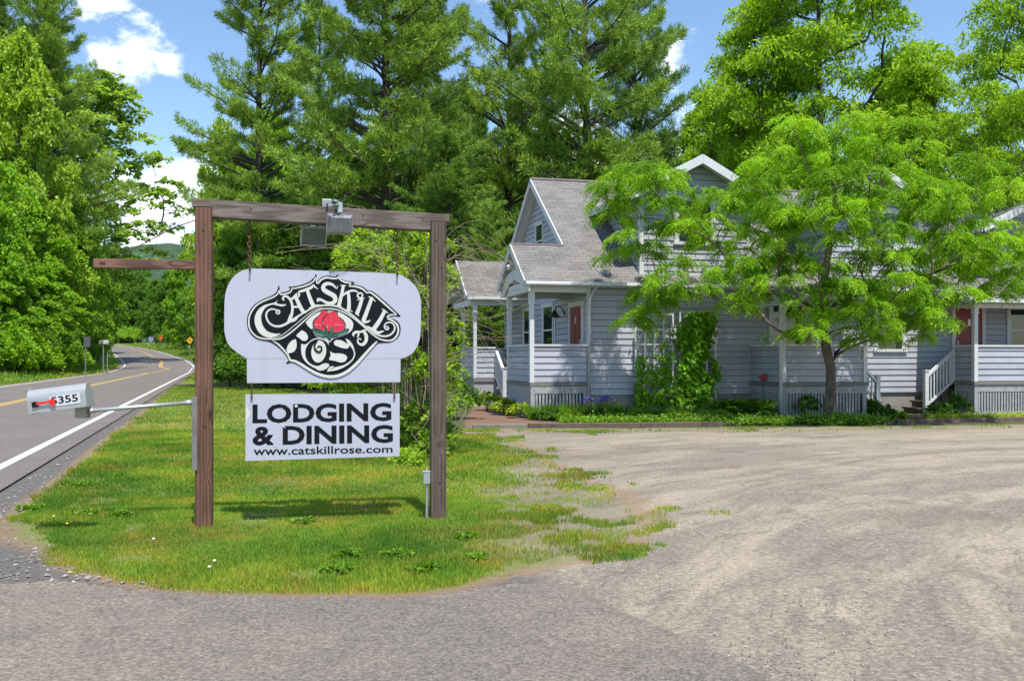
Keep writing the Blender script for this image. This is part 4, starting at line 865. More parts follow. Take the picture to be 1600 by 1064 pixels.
m.box(-.032, .06, -.032, .05, .57, 3.36); m.build('corner_board', M['white'], ho); m = MB(); m.box(-.032, -.027, 2.84, 2.95, .95, 3.3); m.build('corner_board', M['white'], ho)

def roofslab(name, pts, uvs, th=.10, parent=None):
    """sloped roof panel: pts top outline, uv in metres (along eave, up slope)"""
    P = [Vector(p) for p in pts]; nrm = (P[1]-P[0]).cross(P[2]-P[1]).normalized()
    if nrm.z < 0: nrm = -nrm
    n = len(P); V = [tuple(p) for p in P]+[tuple(p-nrm*th) for p in P]
    T = tessellate_polygon([P]); me = bpy.data.meshes.new(name)
    F = [tuple(t) for t in T]; nt_ = len(F); F += [tuple(i+n for i in reversed(t)) for t in T]+[(i, (i+1) % n, (i+1) % n+n, i+n) for i in range(n)]
    me.from_pydata(V, [], F); me.materials.append(M['shingle']); me.materials.append(M['white'])
    uv = me.uv_layers.new(name='UVMap')
    for pi, p in enumerate(me.polygons):
        p.material_index = 0 if pi < nt_ else 1
        for li in p.loop_indices: uv.data[li].uv = uvs[me.loops[li].vertex_index % n]
    bm = bmesh.new(); bm.from_mesh(me); bmesh.ops.recalc_face_normals(bm, faces=bm.faces); bm.to_mesh(me); bm.free()
    o = bpy.data.objects.new(name, me); COL.objects.link(o); o.parent = parent or ho; return o
SL = math.hypot(1, TAN)
def rz(v): return EZ+TAN*(v-EV)
# front slope incl. porch wing: one sheet
fp = [(-1.75, EV, EZ), (19.3, EV, EZ), (19.3, RV, RZ), (-.30, RV, RZ), (-.30, 1.15, rz(1.15)), (-1.75, 1.15, rz(1.15))]
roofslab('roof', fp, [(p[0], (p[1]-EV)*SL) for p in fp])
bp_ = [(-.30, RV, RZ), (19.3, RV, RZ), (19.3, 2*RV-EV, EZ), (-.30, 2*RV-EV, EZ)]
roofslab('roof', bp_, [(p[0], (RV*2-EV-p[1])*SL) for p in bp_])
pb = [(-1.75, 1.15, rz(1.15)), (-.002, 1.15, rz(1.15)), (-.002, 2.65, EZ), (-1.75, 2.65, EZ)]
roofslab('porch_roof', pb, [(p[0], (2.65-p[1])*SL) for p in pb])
m = MB()     # barge boards
def rake(m, u, v0, z0, v1, z1, w_=.16, t=.03):
    d = Vector((0, v1-v0, z1-z0)).normalized(); nn = Vector((0, -d.z, d.y))
    if nn.z > 0: nn = -nn
    P = [Vector((u, v0, z0))-nn*.012, Vector((u, v1, z1))-nn*.012, Vector((u, v1, z1))+nn*w_, Vector((u, v0, z0))+nn*w_]
    m.prism([tuple(p) for p in P], (-t, 0, 0))
rake(m, -.301, 1.18, rz(1.18), RV+.002, RZ); rake(m, -.301, 2*RV-EV, EZ, RV-.002, RZ)
rake(m, -1.751, EV, EZ, 1.152, rz(1.15)); rake(m, -1.751, 2.65, EZ, 1.148, rz(1.15))
m.build('rake_board', M['white'], ho)
m = MB()     # ridge cap
m.tube([(-.33, RV, RZ+.012), (19.3, RV, RZ+.012)], .045, 6); m.tube([(-1.77, 1.15, rz(1.15)+.01), (-.3, 1.15, rz(1.15)+.01)], .03, 6); m.build('ridge_cap', paint('ridge shingle', (.20, .17, .165), .95, .1), ho)
m = MB(); m.box(-1.75, 4.35, EV-.10, EV-.005, EZ-.11, EZ-.02); m.box(7.2, 9.7, EV-.10, EV-.005, EZ-.11, EZ-.02); m.build('gutter', M['white'], ho, bevel=.02)
m = MB(); m.box(-1.7, 19.2, EV+.01, -.03, EZ-.13, EZ-.115); m.build('soffit', M['white'], ho)
m = MB(); m.tube([(.10, EV-.05, EZ-.1), (.06, EV-.05, EZ-.2), (.0, -.11, EZ-.42), (-.01, -.10, EZ-.5), (-.01, -.10, .1)], .048, 10); m.build('downspout', M['white'], ho, smooth=True)
# porch wing: small gable, ceiling, beams, arch
def pgab(z): h = (z+.14-EZ)/TAN; return (h+EV, 2.65-h)
siding('porch_gable', (-1.58, 0), (0, 1), (-1, 0), 9, EZ+.0, rz(1.15)-.16, clip=pgab)
m = MB(); m.box(-1.62, -.03, -.03, 2.4, 3.26, 3.28); m.build('porch_ceiling', M['siding'], ho)
m = MB(); m.box(-1.62, -.03, -.10, -.0, 3.16, 3.30); m.box(-1.62, -1.50, .0, 2.4, 3.16, 3.42); m.box(-1.62, -.03, 2.4, 2.48, 3.16, 3.30); m.build('porch_beam', M['white'], ho)
m = MB()      # scalloped arch brace in the gable opening
A_ = [(EV-.05, 3.16), (EV-.05, 3.34), (.25, 3.70), (1.15, 3.82), (2.05, 3.70), (2.6, 3.34), (2.6, 3.16), (2.2, 3.20), (1.75, 3.44), (1.15, 3.54), (.55, 3.44), (.1, 3.20)]
m.prism([(-1.64, a_, z_) for a_, z_ in A_], (-.03, 0, 0)); m.build('arch_board', M['white'], ho)
def fpost(m, u, v, z0, z1, s=.055):
    m.box(u-s, u+s, v-s, v+s, z0, z1); m.box(u-s-.02, u+s+.02, v-s-.02, v+s+.02, z1-.30, z1-.26); m.box(u-s-.012, u+s+.012, v-s-.012, v+s+.012, z1-.26, z1)
for (u, v) in ((-1.5, -.02), (-1.5, 2.3)):
    m = MB(); fpost(m, u, v, .80, 3.16); m.build('porch_post', M['white'], ho)
DK = .86
def rail(u0, v0, u1, v1, nx_, ny_, top=1.84):
    L = math.hypot(u1-u0, v1-v0); d = ((u1-u0)/L, (v1-v0)/L)
    siding('railing_panel', (u0, v0), d, (nx_, ny_), L, DK+.05, top-.03, start=DK+.05)
    m = MB(); e = .05; P = [(u0+nx_*e-d[0]*.03, v0+ny_*e-d[1]*.03), (u1+nx_*e+d[0]*.03, v1+ny_*e+d[1]*.03), (u1-nx_*.09+d[0]*.03, v1-ny_*.09+d[1]*.03), (u0-nx_*.09-d[0]*.03, v0-ny_*.09-d[1]*.03)]
    m.prism([(a_, b_, top-.03) for a_, b_ in P], (0, 0, .045)); m.build('railing_cap', M['white'], ho)
rail(-1.44, -.03, -.06, -.03, 0, -1); rail(-1.5, .05, -1.5, 2.24, -1, 0)
m = MB(); m.box(-1.56, -.022, -.09, 2.4, DK-.05, DK+.04); m.build('porch_deck', M['deckwood'], ho)
def skirt(u0, u1, v, d=(1, 0), top=.80):
    m = MB(); L = u1-u0
    def bx(a, b, z0, z1, t0, t1):
        if d == (1, 0): m.box(a, b, v+t0, v+t1, z0, z1)
        else: m.box(v+t0, v+t1, a, b, z0, z1)
    bx(u0, u1, top-.18, top, -.05, -.01); bx(u0, u1, -.1, .10, -.045, -.012); bx(u0, u0+.11, .1, top-.18, -.05, -.01); bx(u1-.11, u1, .1, top-.18, -.05, -.01)
    x = u0+.13
    while x < u1-.17: bx(x, x+.055, .1, top-.18, -.04, -.02); x += .088
    return m.build('lattice_skirt', M['lattice'], ho)
M['lattice'] = paint('peeling lattice paint', (.34, .34, .35), .85, .2, (.15, .14, .13), 9)
skirt(-1.54, -.05, -.03)
m = MB(); m.box(-1.54, -1.50, .0, 2.35, .0, .80); m.build('skirt_board', M['lattice'], ho)
m = MB(); m.box(-1.5, -.05, .3, .34, 0, .8); m.build('crawl_shade', paint('painted crawl space shade', (.05, .045, .04), .95, .1), ho)  # added dark sheet behind the lattice, its colour stands in for shade
# windows and doors
def window(name, o, d, n, L, z0, z1, sash=True, frame=.10, parent=None):
    """frame proud of the siding; o = start point (u,v) along d"""
    o = Vector((*o, 0)); d = Vector((*d, 0)); n = Vector((*n, 0)); m = MB()
    def bx(mm, a, b, z_0, z_1, t0, t1):
        P = [o+d*a+n*t0, o+d*b+n*t0, o+d*b+n*t1, o+d*a+n*t1]; mm.prism([(p.x, p.y, z_0) for p in P], (0, 0, z_1-z_0))
    bx(m, 0, frame, z0, z1, .0, .055); bx(m, L-frame, L, z0, z1, .0, .055); bx(m, 0, L, z1-frame, z1, .001, .060); bx(m, -.03, L+.03, z0-.04, z0+.04, .002, .08); bx(m, -.02, L+.02, z1, z1+.035, 0, .075)
    f = m.build(name, M['white'], parent or ho)
    g_ = MB(); bx(g_, frame, L-frame, z0+.04, z1-frame, .0, .034); g_.build('pane', M['glass'], f)
    if sash:
        s_ = MB(); zm = (z0+z1)/2-.02; bx(s_, frame, L-frame, zm, zm+.045, .035, .046); bx(s_, frame, frame+.03, z0+.04, z1-frame, .0345, .042); bx(s_, L-frame-.03, L-frame, z0+.04, z1-frame, .0345, .042); s_.build('sash', M['white'], f)
    return f
window('window', (0, 2.98), (0, 1), (-1, 0), 1.18, 1.55, 3.08); window('window', (0, 5.45), (0, 1), (-1, 0), .95, 1.55, 3.08)
window('gable_window', (0, 4.08), (0, 1), (-1, 0), .86, 4.46, 5.55, frame=.07)
def door(o, d, n, L, z0, z1):
    o_ = Vector((*o, 0)); d = Vector((*d, 0)); n = Vector((*n, 0)); m = MB()
    def bx(mm, a, b, z_0, z_1, t0, t1):
        P = [o_+d*a+n*t0, o_+d*b+n*t0, o_+d*b+n*t1, o_+d*a+n*t1]; mm.prism([(p.x, p.y, z_0) for p in P], (0, 0, z_1-z_0))
    bx(m, 0, .11, z0, z1, .0, .06); bx(m, L-.11, L, z0, z1, 0, .06); bx(m, -.02, L+.02, z1, z1+.13, 0, .065)
    fr = m.build('door_frame', M['white'], ho)
    m = MB(); bx(m, .112, L-.112, z0, z1, .0, .034)
    for a0_, a1_ in ((.18, .5), (.58, .9)):
        for z_0, z_1 in ((.2, .8), (.95, 1.75)):
            bx(m, .11+(a0_)*(L-.22), .11+a1_*(L-.22), z0+z_0, z0+z_1, .0345, .042)
    dd = m.build('door', M['doorred'], ho)
    m = MB(); bx(m, .17, .2, z0+.95, z0+1.1, .035, .07); m.build('handle', M['metal'], dd); m = MB(); bx(m, L/2-.03, L/2+.05, z0+1.52, z0+1.70, .043, .055); m.build('knocker', M['metal'], dd)
door((0, .32), (0, 1), (-1, 0), 1.2, DK+.04, DK+2.0)
m = MB()      # gooseneck porch lamp
m.tube([(-.02, 2.0, 2.72), (-.10, 2.0, 2.90), (-.22, 2.0, 2.92), (-.30, 2.0, 2.82)], .014, 8); m.tube([(-.02, 2.0, 2.72), (-.005, 2.0, 2.72)], .06, 12); m.tube([(-.30, 2.0, 2.82), (-.30, 2.0, 2.76), (-.30, 2.0, 2.64), (-.30, 2.0, 2.62)], [.03, .06, .15, .16], 16)
m.build('porch_lamp', M['lamp'], ho, smooth=True)
m = MB(); m.tube([(-1.62, 1.2, 3.98), (-1.72, 1.2, 3.94), (-1.82, 1.16, 3.86)], [.03, .05, .07], 10); m.build('spot_lamp', M['white'], ho)

# rear-left porch
P2v, P2u = 5.6, -2.02; q0 = P2v+1.75; z_r = EZ+TAN*1.75
fp = [(P2u, P2v, EZ), (-.025, P2v, EZ), (-.025, q0, z_r), (P2u, q0, z_r)]
roofslab('rear_porch_roof', fp, [(p[0]+7, (p[1]-P2v)*SL) for p in fp])
fp = [(P2u, q0, z_r), (-.025, q0, z_r), (-.025, q0+1.75, EZ), (P2u, q0+1.75, EZ)]
roofslab('rear_porch_roof', fp, [(p[0]+7, (q0+1.75-p[1])*SL) for p in fp])
m = MB(); rake(m, P2u-.001, P2v, EZ, q0+.002, z_r); rake(m, P2u-.001, q0+1.75, EZ, q0-.002, z_r); m.build('rake_board', M['white'], ho)
m = MB(); m.box(P2u, -.03, P2v-.09, P2v-.004, EZ-.11, EZ-.02); m.box(P2u+.15, -.03, P2v+.25, P2v+.33, 3.14, 3.3); m.box(P2u+.15, P2u+.23, P2v+.33, P2v+3.0, 3.14, 3.3); m.build('rear_porch_beam', M['white'], ho)
m = MB(); m.box(P2u+.15, -.03, P2v+.1, P2v+3.2, 3.30, 3.32); m.build('rear_porch_ceiling', M['white'], ho)
for u, v in ((-1.72, 5.86), (-1.72, 7.7)):
    m = MB(); fpost(m, u, v, .80, 3.14, .05); m.build('porch_post', M['white'], ho)
rail(-1.68, 5.86, -1.10, 5.86, 0, -1); rail(-1.72, 5.9, -1.72, 7.7, -1, 0); rail(-1.7, 8.4, -.1, 8.4, 0, -1)
m = MB(); m.box(-1.78, -.03, 5.80, 8.5, DK-.08, DK+.04); m.build('rear_porch_deck', M['deckwood'], ho)
m = MB(); m.box(-1.76, -.05, 5.84, 8.4, 0, DK-.08); m.build('rear_porch_skirt', M['lattice'], ho)
def stair_rail(P0, P1, h=.92, nb=7, nl='stair_railing'):
    """P0 top end, P1 foot (u,v,z of tread level); sloping rails with balusters and a newel"""
    P0, P1 = Vector(P0), Vector(P1); m = MB(); d = P1-P0; hd = Vector((d.x, d.y, 0)).normalized(); sd = Vector((-hd.y, hd.x, 0))
    def bar(z, t, wd): m.prism([tuple(P0+sd*wd+Vector((0, 0, z))), tuple(P1+sd*wd+Vector((0, 0, z))), tuple(P1+sd*wd+Vector((0, 0, z+t))), tuple(P0+sd*wd+Vector((0, 0, z+t)))], tuple(-sd*2*wd))
    bar(h-.08, .085, .045); bar(.06, .07, .025)
    for k in range(1, nb+1):
        p = P0+d*(k/(nb+1)); m.box(p.x-.017, p.x+.017, p.y-.017, p.y+.017, p.z+.13, p.z+h-.08)
    p = P1+hd*.05; m.box(p.x-.055, p.x+.055, p.y-.055, p.y+.055, 0, p.z+h+.08); m.box(p.x-.075, p.x+.075, p.y-.075, p.y+.075, p.z+h+.08, p.z+h+.115)
    p = P0-hd*.0; m.box(p.x-.04, p.x+.04, p.y-.04, p.y+.04, DK-.02, p.z+h+.02)
    return m.build(nl, M['white'], ho)
def stairs(u0, u1, v0, v1, dirv, n=4, run=.27):
    """n treads descending from the deck; dirv (1,0),(-1,0),(0,-1)"""
    m = MB()
    for k in range(n):
        z = DK-(k+1)*DK/(n+1); a, b = k*run, (k+1)*run
        if dirv[0]: x0 = u0+dirv[0]*a; x1 = u0+dirv[0]*b; m.box(min(x0, x1)-.0, max(x0, x1)+.0, v0, v1, z-.045, z); m.box(min(x0, x1)+.03, max(x0, x1)-.03, v0+.05, v1-.05, 0, z-.045)
        else: m.box(u0, u1, v0-b, v0-a, z-.045, z); m.box(u0+.05, u1-.05, v0-b+.03, v0-a-.03, 0, z-.045)
    return m.build('stairs', M['stairwood'], ho)
M['stairwood'] = paint('dark stair wood', (.10, .078, .055), .85, .2, (.05, .04, .03), 8)
stairs(-1.05, -.2, 5.78, 0, (0, -1)); stair_rail((-1.05, 5.78, .82), (-1.05, 4.8, .2), nb=4)
# centre porch
c0, c1, cf = 4.55, 6.86, -1.62
rail(c0+.06, cf, c1-.06, cf, 0, -1); rail(c0, cf+.05, c0, -.05, -1, 0)
for u, v in ((c0, cf), (c1, cf)):
    m = MB(); fpost(m, u, v, .80, 2.98); m.build('porch_post', M['white'], ho)
m = MB(); m.box(c0-.08, c1+.08, cf-.08, -.07, DK-.05, DK+.04); m.build('porch_deck', M['deckwood'], ho)
skirt(c0-.05, c1+.03, cf); skirt(cf+.02, -.05, c0, (0, 1))
m = MB(); m.box(c0+.1, c1-.1, cf+.3, cf+.34, 0, .8); m.build('crawl_shade', paint('painted crawl space shade', (.05, .045, .04), .95, .1), ho)  # dark sheet painting the shade under the centre porch
fz_ = 3.06
fp = [(c0-.3, cf-.42, fz_), (c1+.45, cf-.42, fz_), (c1+.45, EV-.0, EZ+.03), (c0-.3, EV-.0, EZ+.03)]
roofslab('porch_roof', fp, [(p[0]+3, (p[1]+5)) for p in fp])
def rake2(u, t=.03):
    m = MB(); m.prism([(u, cf-.42, fz_+.01), (u, EV, EZ+.04), (u, EV, EZ-.12), (u, cf-.42, fz_-.15)], (-t, 0, 0)); m.build('rake_board', M['white'], ho)
rake2(c0-.302)
m = MB(); m.box(c0-.3, c1+.45, cf-.52, cf-.425, fz_-.11, fz_-.02); m.build('gutter', M['white'], ho)
m = MB(); m.box(c0-.03, c1+.03, cf-.05, cf+.06, 2.83, 2.95); m.box(c0-.05, c0+.05, cf+.06, -.03, 2.83, 2.95); m.build('porch_beam', M['white'], ho)
m = MB(); m.tube([(c0-.17, cf-.46, 2.98), (c0-.14, cf-.13, 2.7), (c0-.12, cf-.12, 2.6), (c0-.12, cf-.12, .12)], .045, 8); m.build('downspout', M['white'], ho, smooth=True)
window('window', (c0+.5, 0), (1, 0), (0, -1), 1.5, 1.6, 3.0)
stairs(c1+.08, 0, -1.15, -.15, (1, 0), n=3, run=.22); stair_rail((c1+.08, -1.2, .70), (c1+.62, -1.2, .14), nb=4, h=.80)
# right porch
r0, r1 = 10.16, 18.8; rf = -1.62
rail(r0+.06, rf, r1, rf, 0, -1); rail(r0, rf+.05, r0, -.86, -1, 0)
for u in (r0, r0+3.2, r0+6.4):
    m = MB(); fpost(m, u, rf, .80, 2.98); m.build('porch_post', M['white'], ho)
m = MB(); m.box(r0-.08, r1, rf-.08, -.07, DK-.05, DK+.04); m.build('porch_deck', M['deckwood'], ho)
skirt(r0-.05, r1, rf); skirt(rf+.02, -.9, r0, (0, 1))
m = MB(); m.box(r0+.1, r1-.1, rf+.3, rf+.34, 0, .8); m.build('crawl_shade', paint('painted crawl space shade', (.05, .045, .04), .95, .1), ho)  # dark sheet painting the shade under the right porch
fp = [(r0-.45, rf-.42, fz_), (19.3, rf-.42, fz_), (19.3, EV, EZ+.03), (r0-.45, EV, EZ+.03)]
roofslab('porch_roof', fp, [(p[0]+3, (p[1]+5)) for p in fp]); rake2(r0-.452)
m = MB(); m.box(r0-.45, 19, rf-.52, rf-.425, fz_-.11, fz_-.02); m.build('gutter', M['white'], ho)
m = MB(); m.box(r0-.03, r1, rf-.05, rf+.06, 2.83, 2.95); m.build('porch_beam', M['white'], ho)
stairs(r0-.08, 0, -.80, -.12, (-1, 0), n=4, run=.26); stair_rail((r0-.06, -.86, .80), (r0-.86, -.86, .16), nb=7, h=.92)
door((10.72, 0), (1, 0), (0, -1), 1.1, DK+.04, DK+2.05); window('window', (12.55, 0), (1, 0), (0, -1), 1.3, 1.6, 3.0)
window('window', (8.25, 0), (1, 0), (0, -1), 1.0, 1.72, 3.05)
m = MB(); m.tube([(12.0, rf-.09, 1.42), (12.0, rf-.09, 1.50)], [.05, .085], 12); m.box(11.90, 12.10, rf-.17, rf-.02, 1.50, 1.52); m.build('rail_lamp', M['metal'], ho)

# dormers
def dormer(uc, hw_, zr, ze, f0, f1, win, vf=.02):
    sl_ = (zr-ze)/hw_; vb = lambda z: (z-EZ)/TAN+EV
    zb_ = rz(vf)-.02; ov = -.42
    for sgn in (-1, 1):
        e = uc+sgn*hw_; fp = [(e, ov, ze), (uc, ov, zr), (uc, vb(zr), zr), (e, vb(ze), ze)]
        k = math.hypot(1, sl_); roofslab('dormer_roof', fp, [(p[1]+11, abs(e-p[0])*k) for p in fp], .10)
        m = MB(); d = Vector((uc-e, 0, zr-ze)).normalized(); nn = Vector((-d.z, 0, d.x));
        if nn.z > 0: nn = -nn
        m.prism([(e-sgn*.005, ov-.02, ze+.01), (e-sgn*.005, vb(ze), ze+.01), (e-sgn*.005, vb(ze)-.1, ze-.17), (e-sgn*.005, ov-.02, ze-.17)], (sgn*.03, 0, 0))
        P = [Vector((e, ov-.001, ze))-nn*.012, Vector((uc, ov-.001, zr))-nn*.012, Vector((uc, ov-.001, zr-.20/abs(d.x))), Vector((e, ov-.001, ze))+nn*.19]
        m.prism([tuple(p) for p in P], (0, -.03, 0)); m.build('dormer_rake', M['white'], ho)
    zs = lambda u: zr-.13-abs(u-uc)*sl_
    L = f1-f0
    def clip(z):
        x = (zr-.13-z)/sl_; return (max(0, uc-x-f0), min(L, uc+x-f0))
    siding('dormer_wall', (f0, vf), (1, 0), (0, -1), L, zb_, zr-.16, clip=clip)
    for u, s in ((f0, -1), (f1, 1)):
        zt = zs(u); siding('dormer_cheek', (u, vf), (0, 1), (s, 0), 6, zb_, zt, clip=lambda z: (0.0, max(0, vb(z)-vf+.03)))
    for u in (f0, f1): m = MB(); m.box(u-.034 if u == f0 else u-.08, u+.08 if u == f0 else u+.034, vf-.034, vf+.06, zb_, zs(u)-.0); m.build('corner_board', M['white'], ho)
    if win:
        for a, b, z0, z1 in win: window('dormer_window', (a, vf), (1, 0), (0, -1), b-a, z0, z1)
    m = MB(); m.tube([(uc, vf-.02, zr-.75), (uc, vf-.10, zr-.75)], .05, 10); m.tube([(uc-.05, vf-.10, zr-.77), (uc-.12, vf-.2, zr-.85)], [.03, .06], 10); m.tube([(uc+.05, vf-.10, zr-.77), (uc+.12, vf-.2, zr-.85)], [.03, .06], 10); m.build('gable_lamp', M['white'], ho)
dormer(2.95, 2.05, 6.74, 5.66, 1.42, 4.50, [(2.35, 3.5, 4.5, 5.7)])
dormer(8.30, 1.95, 6.62, 5.60, 6.85, 9.75, [(7.6, 9.0, 4.5, 5.6)])
dormer(14.6, 3.2, 6.70, 5.2, 12.2, 17.0, [(13.8, 15.4, 4.5, 5.7)])
m = MB(); m.tube([(3.3, 5.2, 6.0), (3.3, 5.2, 7.25)], .05, 8); m.build('vent_pipe', M['aluminium'], ho)

# trellises, garden pieces
def trellis(u0, u1, z1, rows, cols, step, lab):
    c = fromH((u0+u1)/2, -.16); t = empty('trellis', c, TH, lab, 'trellis'); w_ = (u1-u0)/2; m = MB()
    for k in range(cols):
        x = -w_+2*w_*k/(cols-1); top = z1-step[k]; m.box(x-.022, x+.022, -.014, .0, .45, top)
    m.build('upright', M['white'], t); m = MB()
    for z, a, b in rows: m.box(-w_+2*w_*a, -w_+2*w_*b, .001, .013, z-.021, z+.021)
    m.build('crossbar', M['white'], t); return t
trellis(1.22, 2.24, 2.66, [(2.24, 0, 1), (1.86, 0, 1), (1.40, 0, 1), (.95, 0, 1), (2.64, .4, 1)], 5, [.36, .36, 0, 0, 0], 'white square lattice trellis left of the vine covered one, half bare')
trellis(2.44, 3.44, 2.72, [(2.70, 0, .8), (2.26, .0, 1), (1.85, 0, 1), (1.42, 0, 1), (.95, 0, 1)], 5, [0, 0, 0, 0, .42], 'white trellis almost hidden under a dense green climbing vine')
p = fromH(4.40, -.9); t = empty('garden_ornament', p, TH, 'small red metal bird ornament on a thin stake by the centre porch', 'garden ornament')
m = MB(); m.tube([(0, 0, 0), (0.02, 0, .95)], .008, 5); m.build('stake', M['rust'], t)
m = MB(); m.prism([(-.12, 0, 1.02), (-.05, 0, 1.08), (.03, 0, 1.02), (.13, 0, .96), (.06, 0, .92), (-.03, 0, .94)], (0, .05, 0)); m.prism([(-.03, -.03, 1.0), (.04, -.03, 1.12), (.10, -.03, 1.03)], (0, .11, 0)); m.build('bird', paint('faded red', (.45, .06, .05), .6, .2, (.2, .05, .04), 20), t)
# landscape timbers edging the bed
def timber(p, q, lab, mat):
    p, q = Vector(p), Vector(q); d = q-p; t = empty('edging_timber', p, math.atan2(d.y, d.x), lab, 'edging timber')
    m = MB(); m.box(0, d.length, -.06, .06, -.05, .095); m.build('timber', mat, t, bevel=.012); return t
M['timber'] = paint('dark timber', (.13, .085, .07), .9, .2, (.06, .045, .04), 6)
C0, C1, C2 = G(825, 668), G(1000, 667.0), G(1214, 664)
timber(C0, C1, 'dark brown edging timber along the flower bed left of the trellises', M['timber']); timber(C1, C2, 'dark brown edging timber along the bed ending by the locust tree', M['timber'])
timber(G(738, 669.5), G(823, 669), 'pale concrete kerb strip at the start of the mulch walk', paint('old kerb concrete', (.20, .18, .15), .9, .2, (.12, .10, .08), 6))
timber(G(1400, 662), G(1620, 657), 'dark timber edging in front of the right porch', M['timber'])
# ------------------------------------------------------------------ vegetation
def leafquads(P, D, L, Wd, r, upbias=.6):
    n = len(P); D = D/np.linalg.norm(D, axis=1, keepdims=True)
    nr = r.normal(size=(n, 3)); nr[:, 2] = np.abs(nr[:, 2])+upbias
    S = np.cross(D, nr); S /= np.linalg.norm(S, axis=1, keepdims=True)+1e-9
    L = np.broadcast_to(L, n)[:, None]; Wd = np.broadcast_to(Wd, n)[:, None]
    Nn = np.cross(S, D)
    V = np.stack([P, P+D*L*.45+S*Wd*.5+Nn*Wd*.12, P+D*L, P+D*L*.45-S*Wd*.5+Nn*Wd*.12], 1)
    return V.reshape(-1, 3)
def quadsF(n): return (4*np.arange(n)[:, None]+np.arange(4)[None]).astype(np.int32)
def pad_points(c, rad, n, r, dome=.75):
    """points spread in a flattened, domed spray of twigs; returns positions and outward directions"""
    c = np.asarray(c); rad = np.asarray(rad, float)
    nt_ = max(4, n//22); ta = r.uniform(0, 6.283, nt_); tl = r.uniform(.55, 1.12, nt_); tz = r.uniform(-.5, 1, nt_)
    k = r.integers(0, nt_, n); t = r.random(n)**.6
    a = ta[k]+r.normal(0, .16, n); rr = t*tl[k]
    x = np.cos(a)*rr; y = np.sin(a)*rr; z = tz[k]*(1-.35*rr)*dome+(1-rr**2)*.35-rr*.25+r.normal(0, .14, n)
    P = np.stack([x, y, z], -1)*rad+c
    D = np.stack([np.cos(a), np.sin(a), np.zeros(n)], -1)
    return P, D
def skeleton(trunk, pads, r, seglen=.35, k_back=.35):
    """grow limbs from trunk nodes to every pad centre; returns list of (pts, radii)"""
    pos = [Vector(p) for p in trunk]; par = [i-1 for i in range(len(trunk))]; dist = [0]*len(pos)
    for i in range(1, len(pos)): dist[i] = dist[i-1]+(pos[i]-pos[i-1]).length
    ax = pos[len(pos)//2]; order = sorted(range(len(pads)), key=lambda i: (Vector(pads[i])-ax).length)
    runs = [list(range(len(pos)))]; tips = []
    for i in order:
        q = Vector(pads[i]); A = np.array([tuple(p) for p in pos]); qv = np.array(tuple(q))
        dd = np.linalg.norm(A-qv, axis=1); up = np.clip(A[:, 2]-qv[2]+.25*dd, 0, None)
        cost = dd+k_back*np.array(dist)*.5+1.2*up; j = int(np.argmin(cost)); p0 = pos[j]
        d = q-p0; n = max(2, int(d.length/seglen)); side = Vector(r.normal(size=3))*d.length*.10; run = [j]; pj = j
        dirn = (pos[j]-pos[par[j]]).normalized() if par[j] >= 0 else Vector((0, 0, 1))
        c1 = p0+dirn*d.length*.3+side; c2 = q-Vector((d.x, d.y, -abs(d.z)*.2))*.25+side*.5
        for s in range(1, n+1):
            t = s/n; b = p0*(1-t)**3+c1*3*t*(1-t)**2+c2*3*t*t*(1-t)+q*t**3
            pos.append(b); par.append(pj); dist.append(dist[pj]+(b-pos[pj]).length); pj = len(pos)-1; run.append(pj)
        runs.append(run); tips.append(pj)
    cnt = [0]*len(pos)
    for t in tips:
        j = t
        while j >= 0: cnt[j] += 1; j = par[j]
    return pos, par, cnt, runs
def limb_mesh(mbd, pos, cnt, runs, r0, total, rmin=.012, n0=9, pw=.5):
    for k, run in enumerate(runs):
        rad = [max(rmin, r0*(max(cnt[i], .35)/total)**pw) for i in run]
        if k: rad[0] = min(rad[0], rad[1]*1.3)
        mbd.tube([pos[i] for i in run], rad, n0 if k == 0 else (6 if rad[0] > .05 else 4), caps=False)
def broadleaf(name, seed, H, Rc, base, npad, nl, leafL, leafW, padr=(.2, .32), droop=.35, flat=.55, trunk_r=.2, bark='bark_dark', prof=.75, twig=True, shell=.5):
    r = np.random.default_rng(seed); pads = []; sz = []
    for i in range(npad):
        t = (i+.5)/npad; t = np.clip(t+r.normal(0, .02), 0, 1); an = i*2.39996+r.normal(0, .5)
        rad = Rc*max(.12, math.sin(math.pi*min(1, (t*.93+.07))**prof))**.75
        k = r.uniform(shell, 1.0)*(1.08 if r.random() < .15 else 1)*r.uniform(.8, 1.12); rr = rad*k
        pads.append((math.cos(an)*rr, math.sin(an)*rr, H*(base+(1-base)*t))); sz.append(Rc*r.uniform(*padr))
    tr = [(0, 0, -.3)]+[(Rc*.05*math.sin(z*3+seed), Rc*.05*math.cos(z*2.3+seed), H*z) for z in np.linspace(.08, .82, 9)]
    pos, par, cnt, runs = skeleton(tr, pads, r, seglen=H/16)
    root = empty(name); m = MB(); limb_mesh(m, pos, cnt, runs, trunk_r, npad, rmin=trunk_r*.07, n0=9)
    m.build('trunk', M[bark], root, fix=False, smooth=True)
    VV, VA = [], []
    for c, s in zip(pads, sz):
        n = int(nl*r.uniform(.6, 1.3)); P, D = pad_points(c, (s, s, s*flat), n, r)
        D = D*.8+r.normal(0, .55, D.shape); D[:, 2] -= droop
        l = r.uniform(.65, 1.2, n)
        VV.append(leafquads(P, D, leafL*l, leafW*l, r)); VA.append(np.repeat(np.clip(.25*r.random()+.75*r.random(n), 0, 1), 4))
    V = np.concatenate(VV); o = npmesh('crown', V, quadsF(len(V)//4), M['leaf'], {'var': np.concatenate(VA)}, root)
    return root
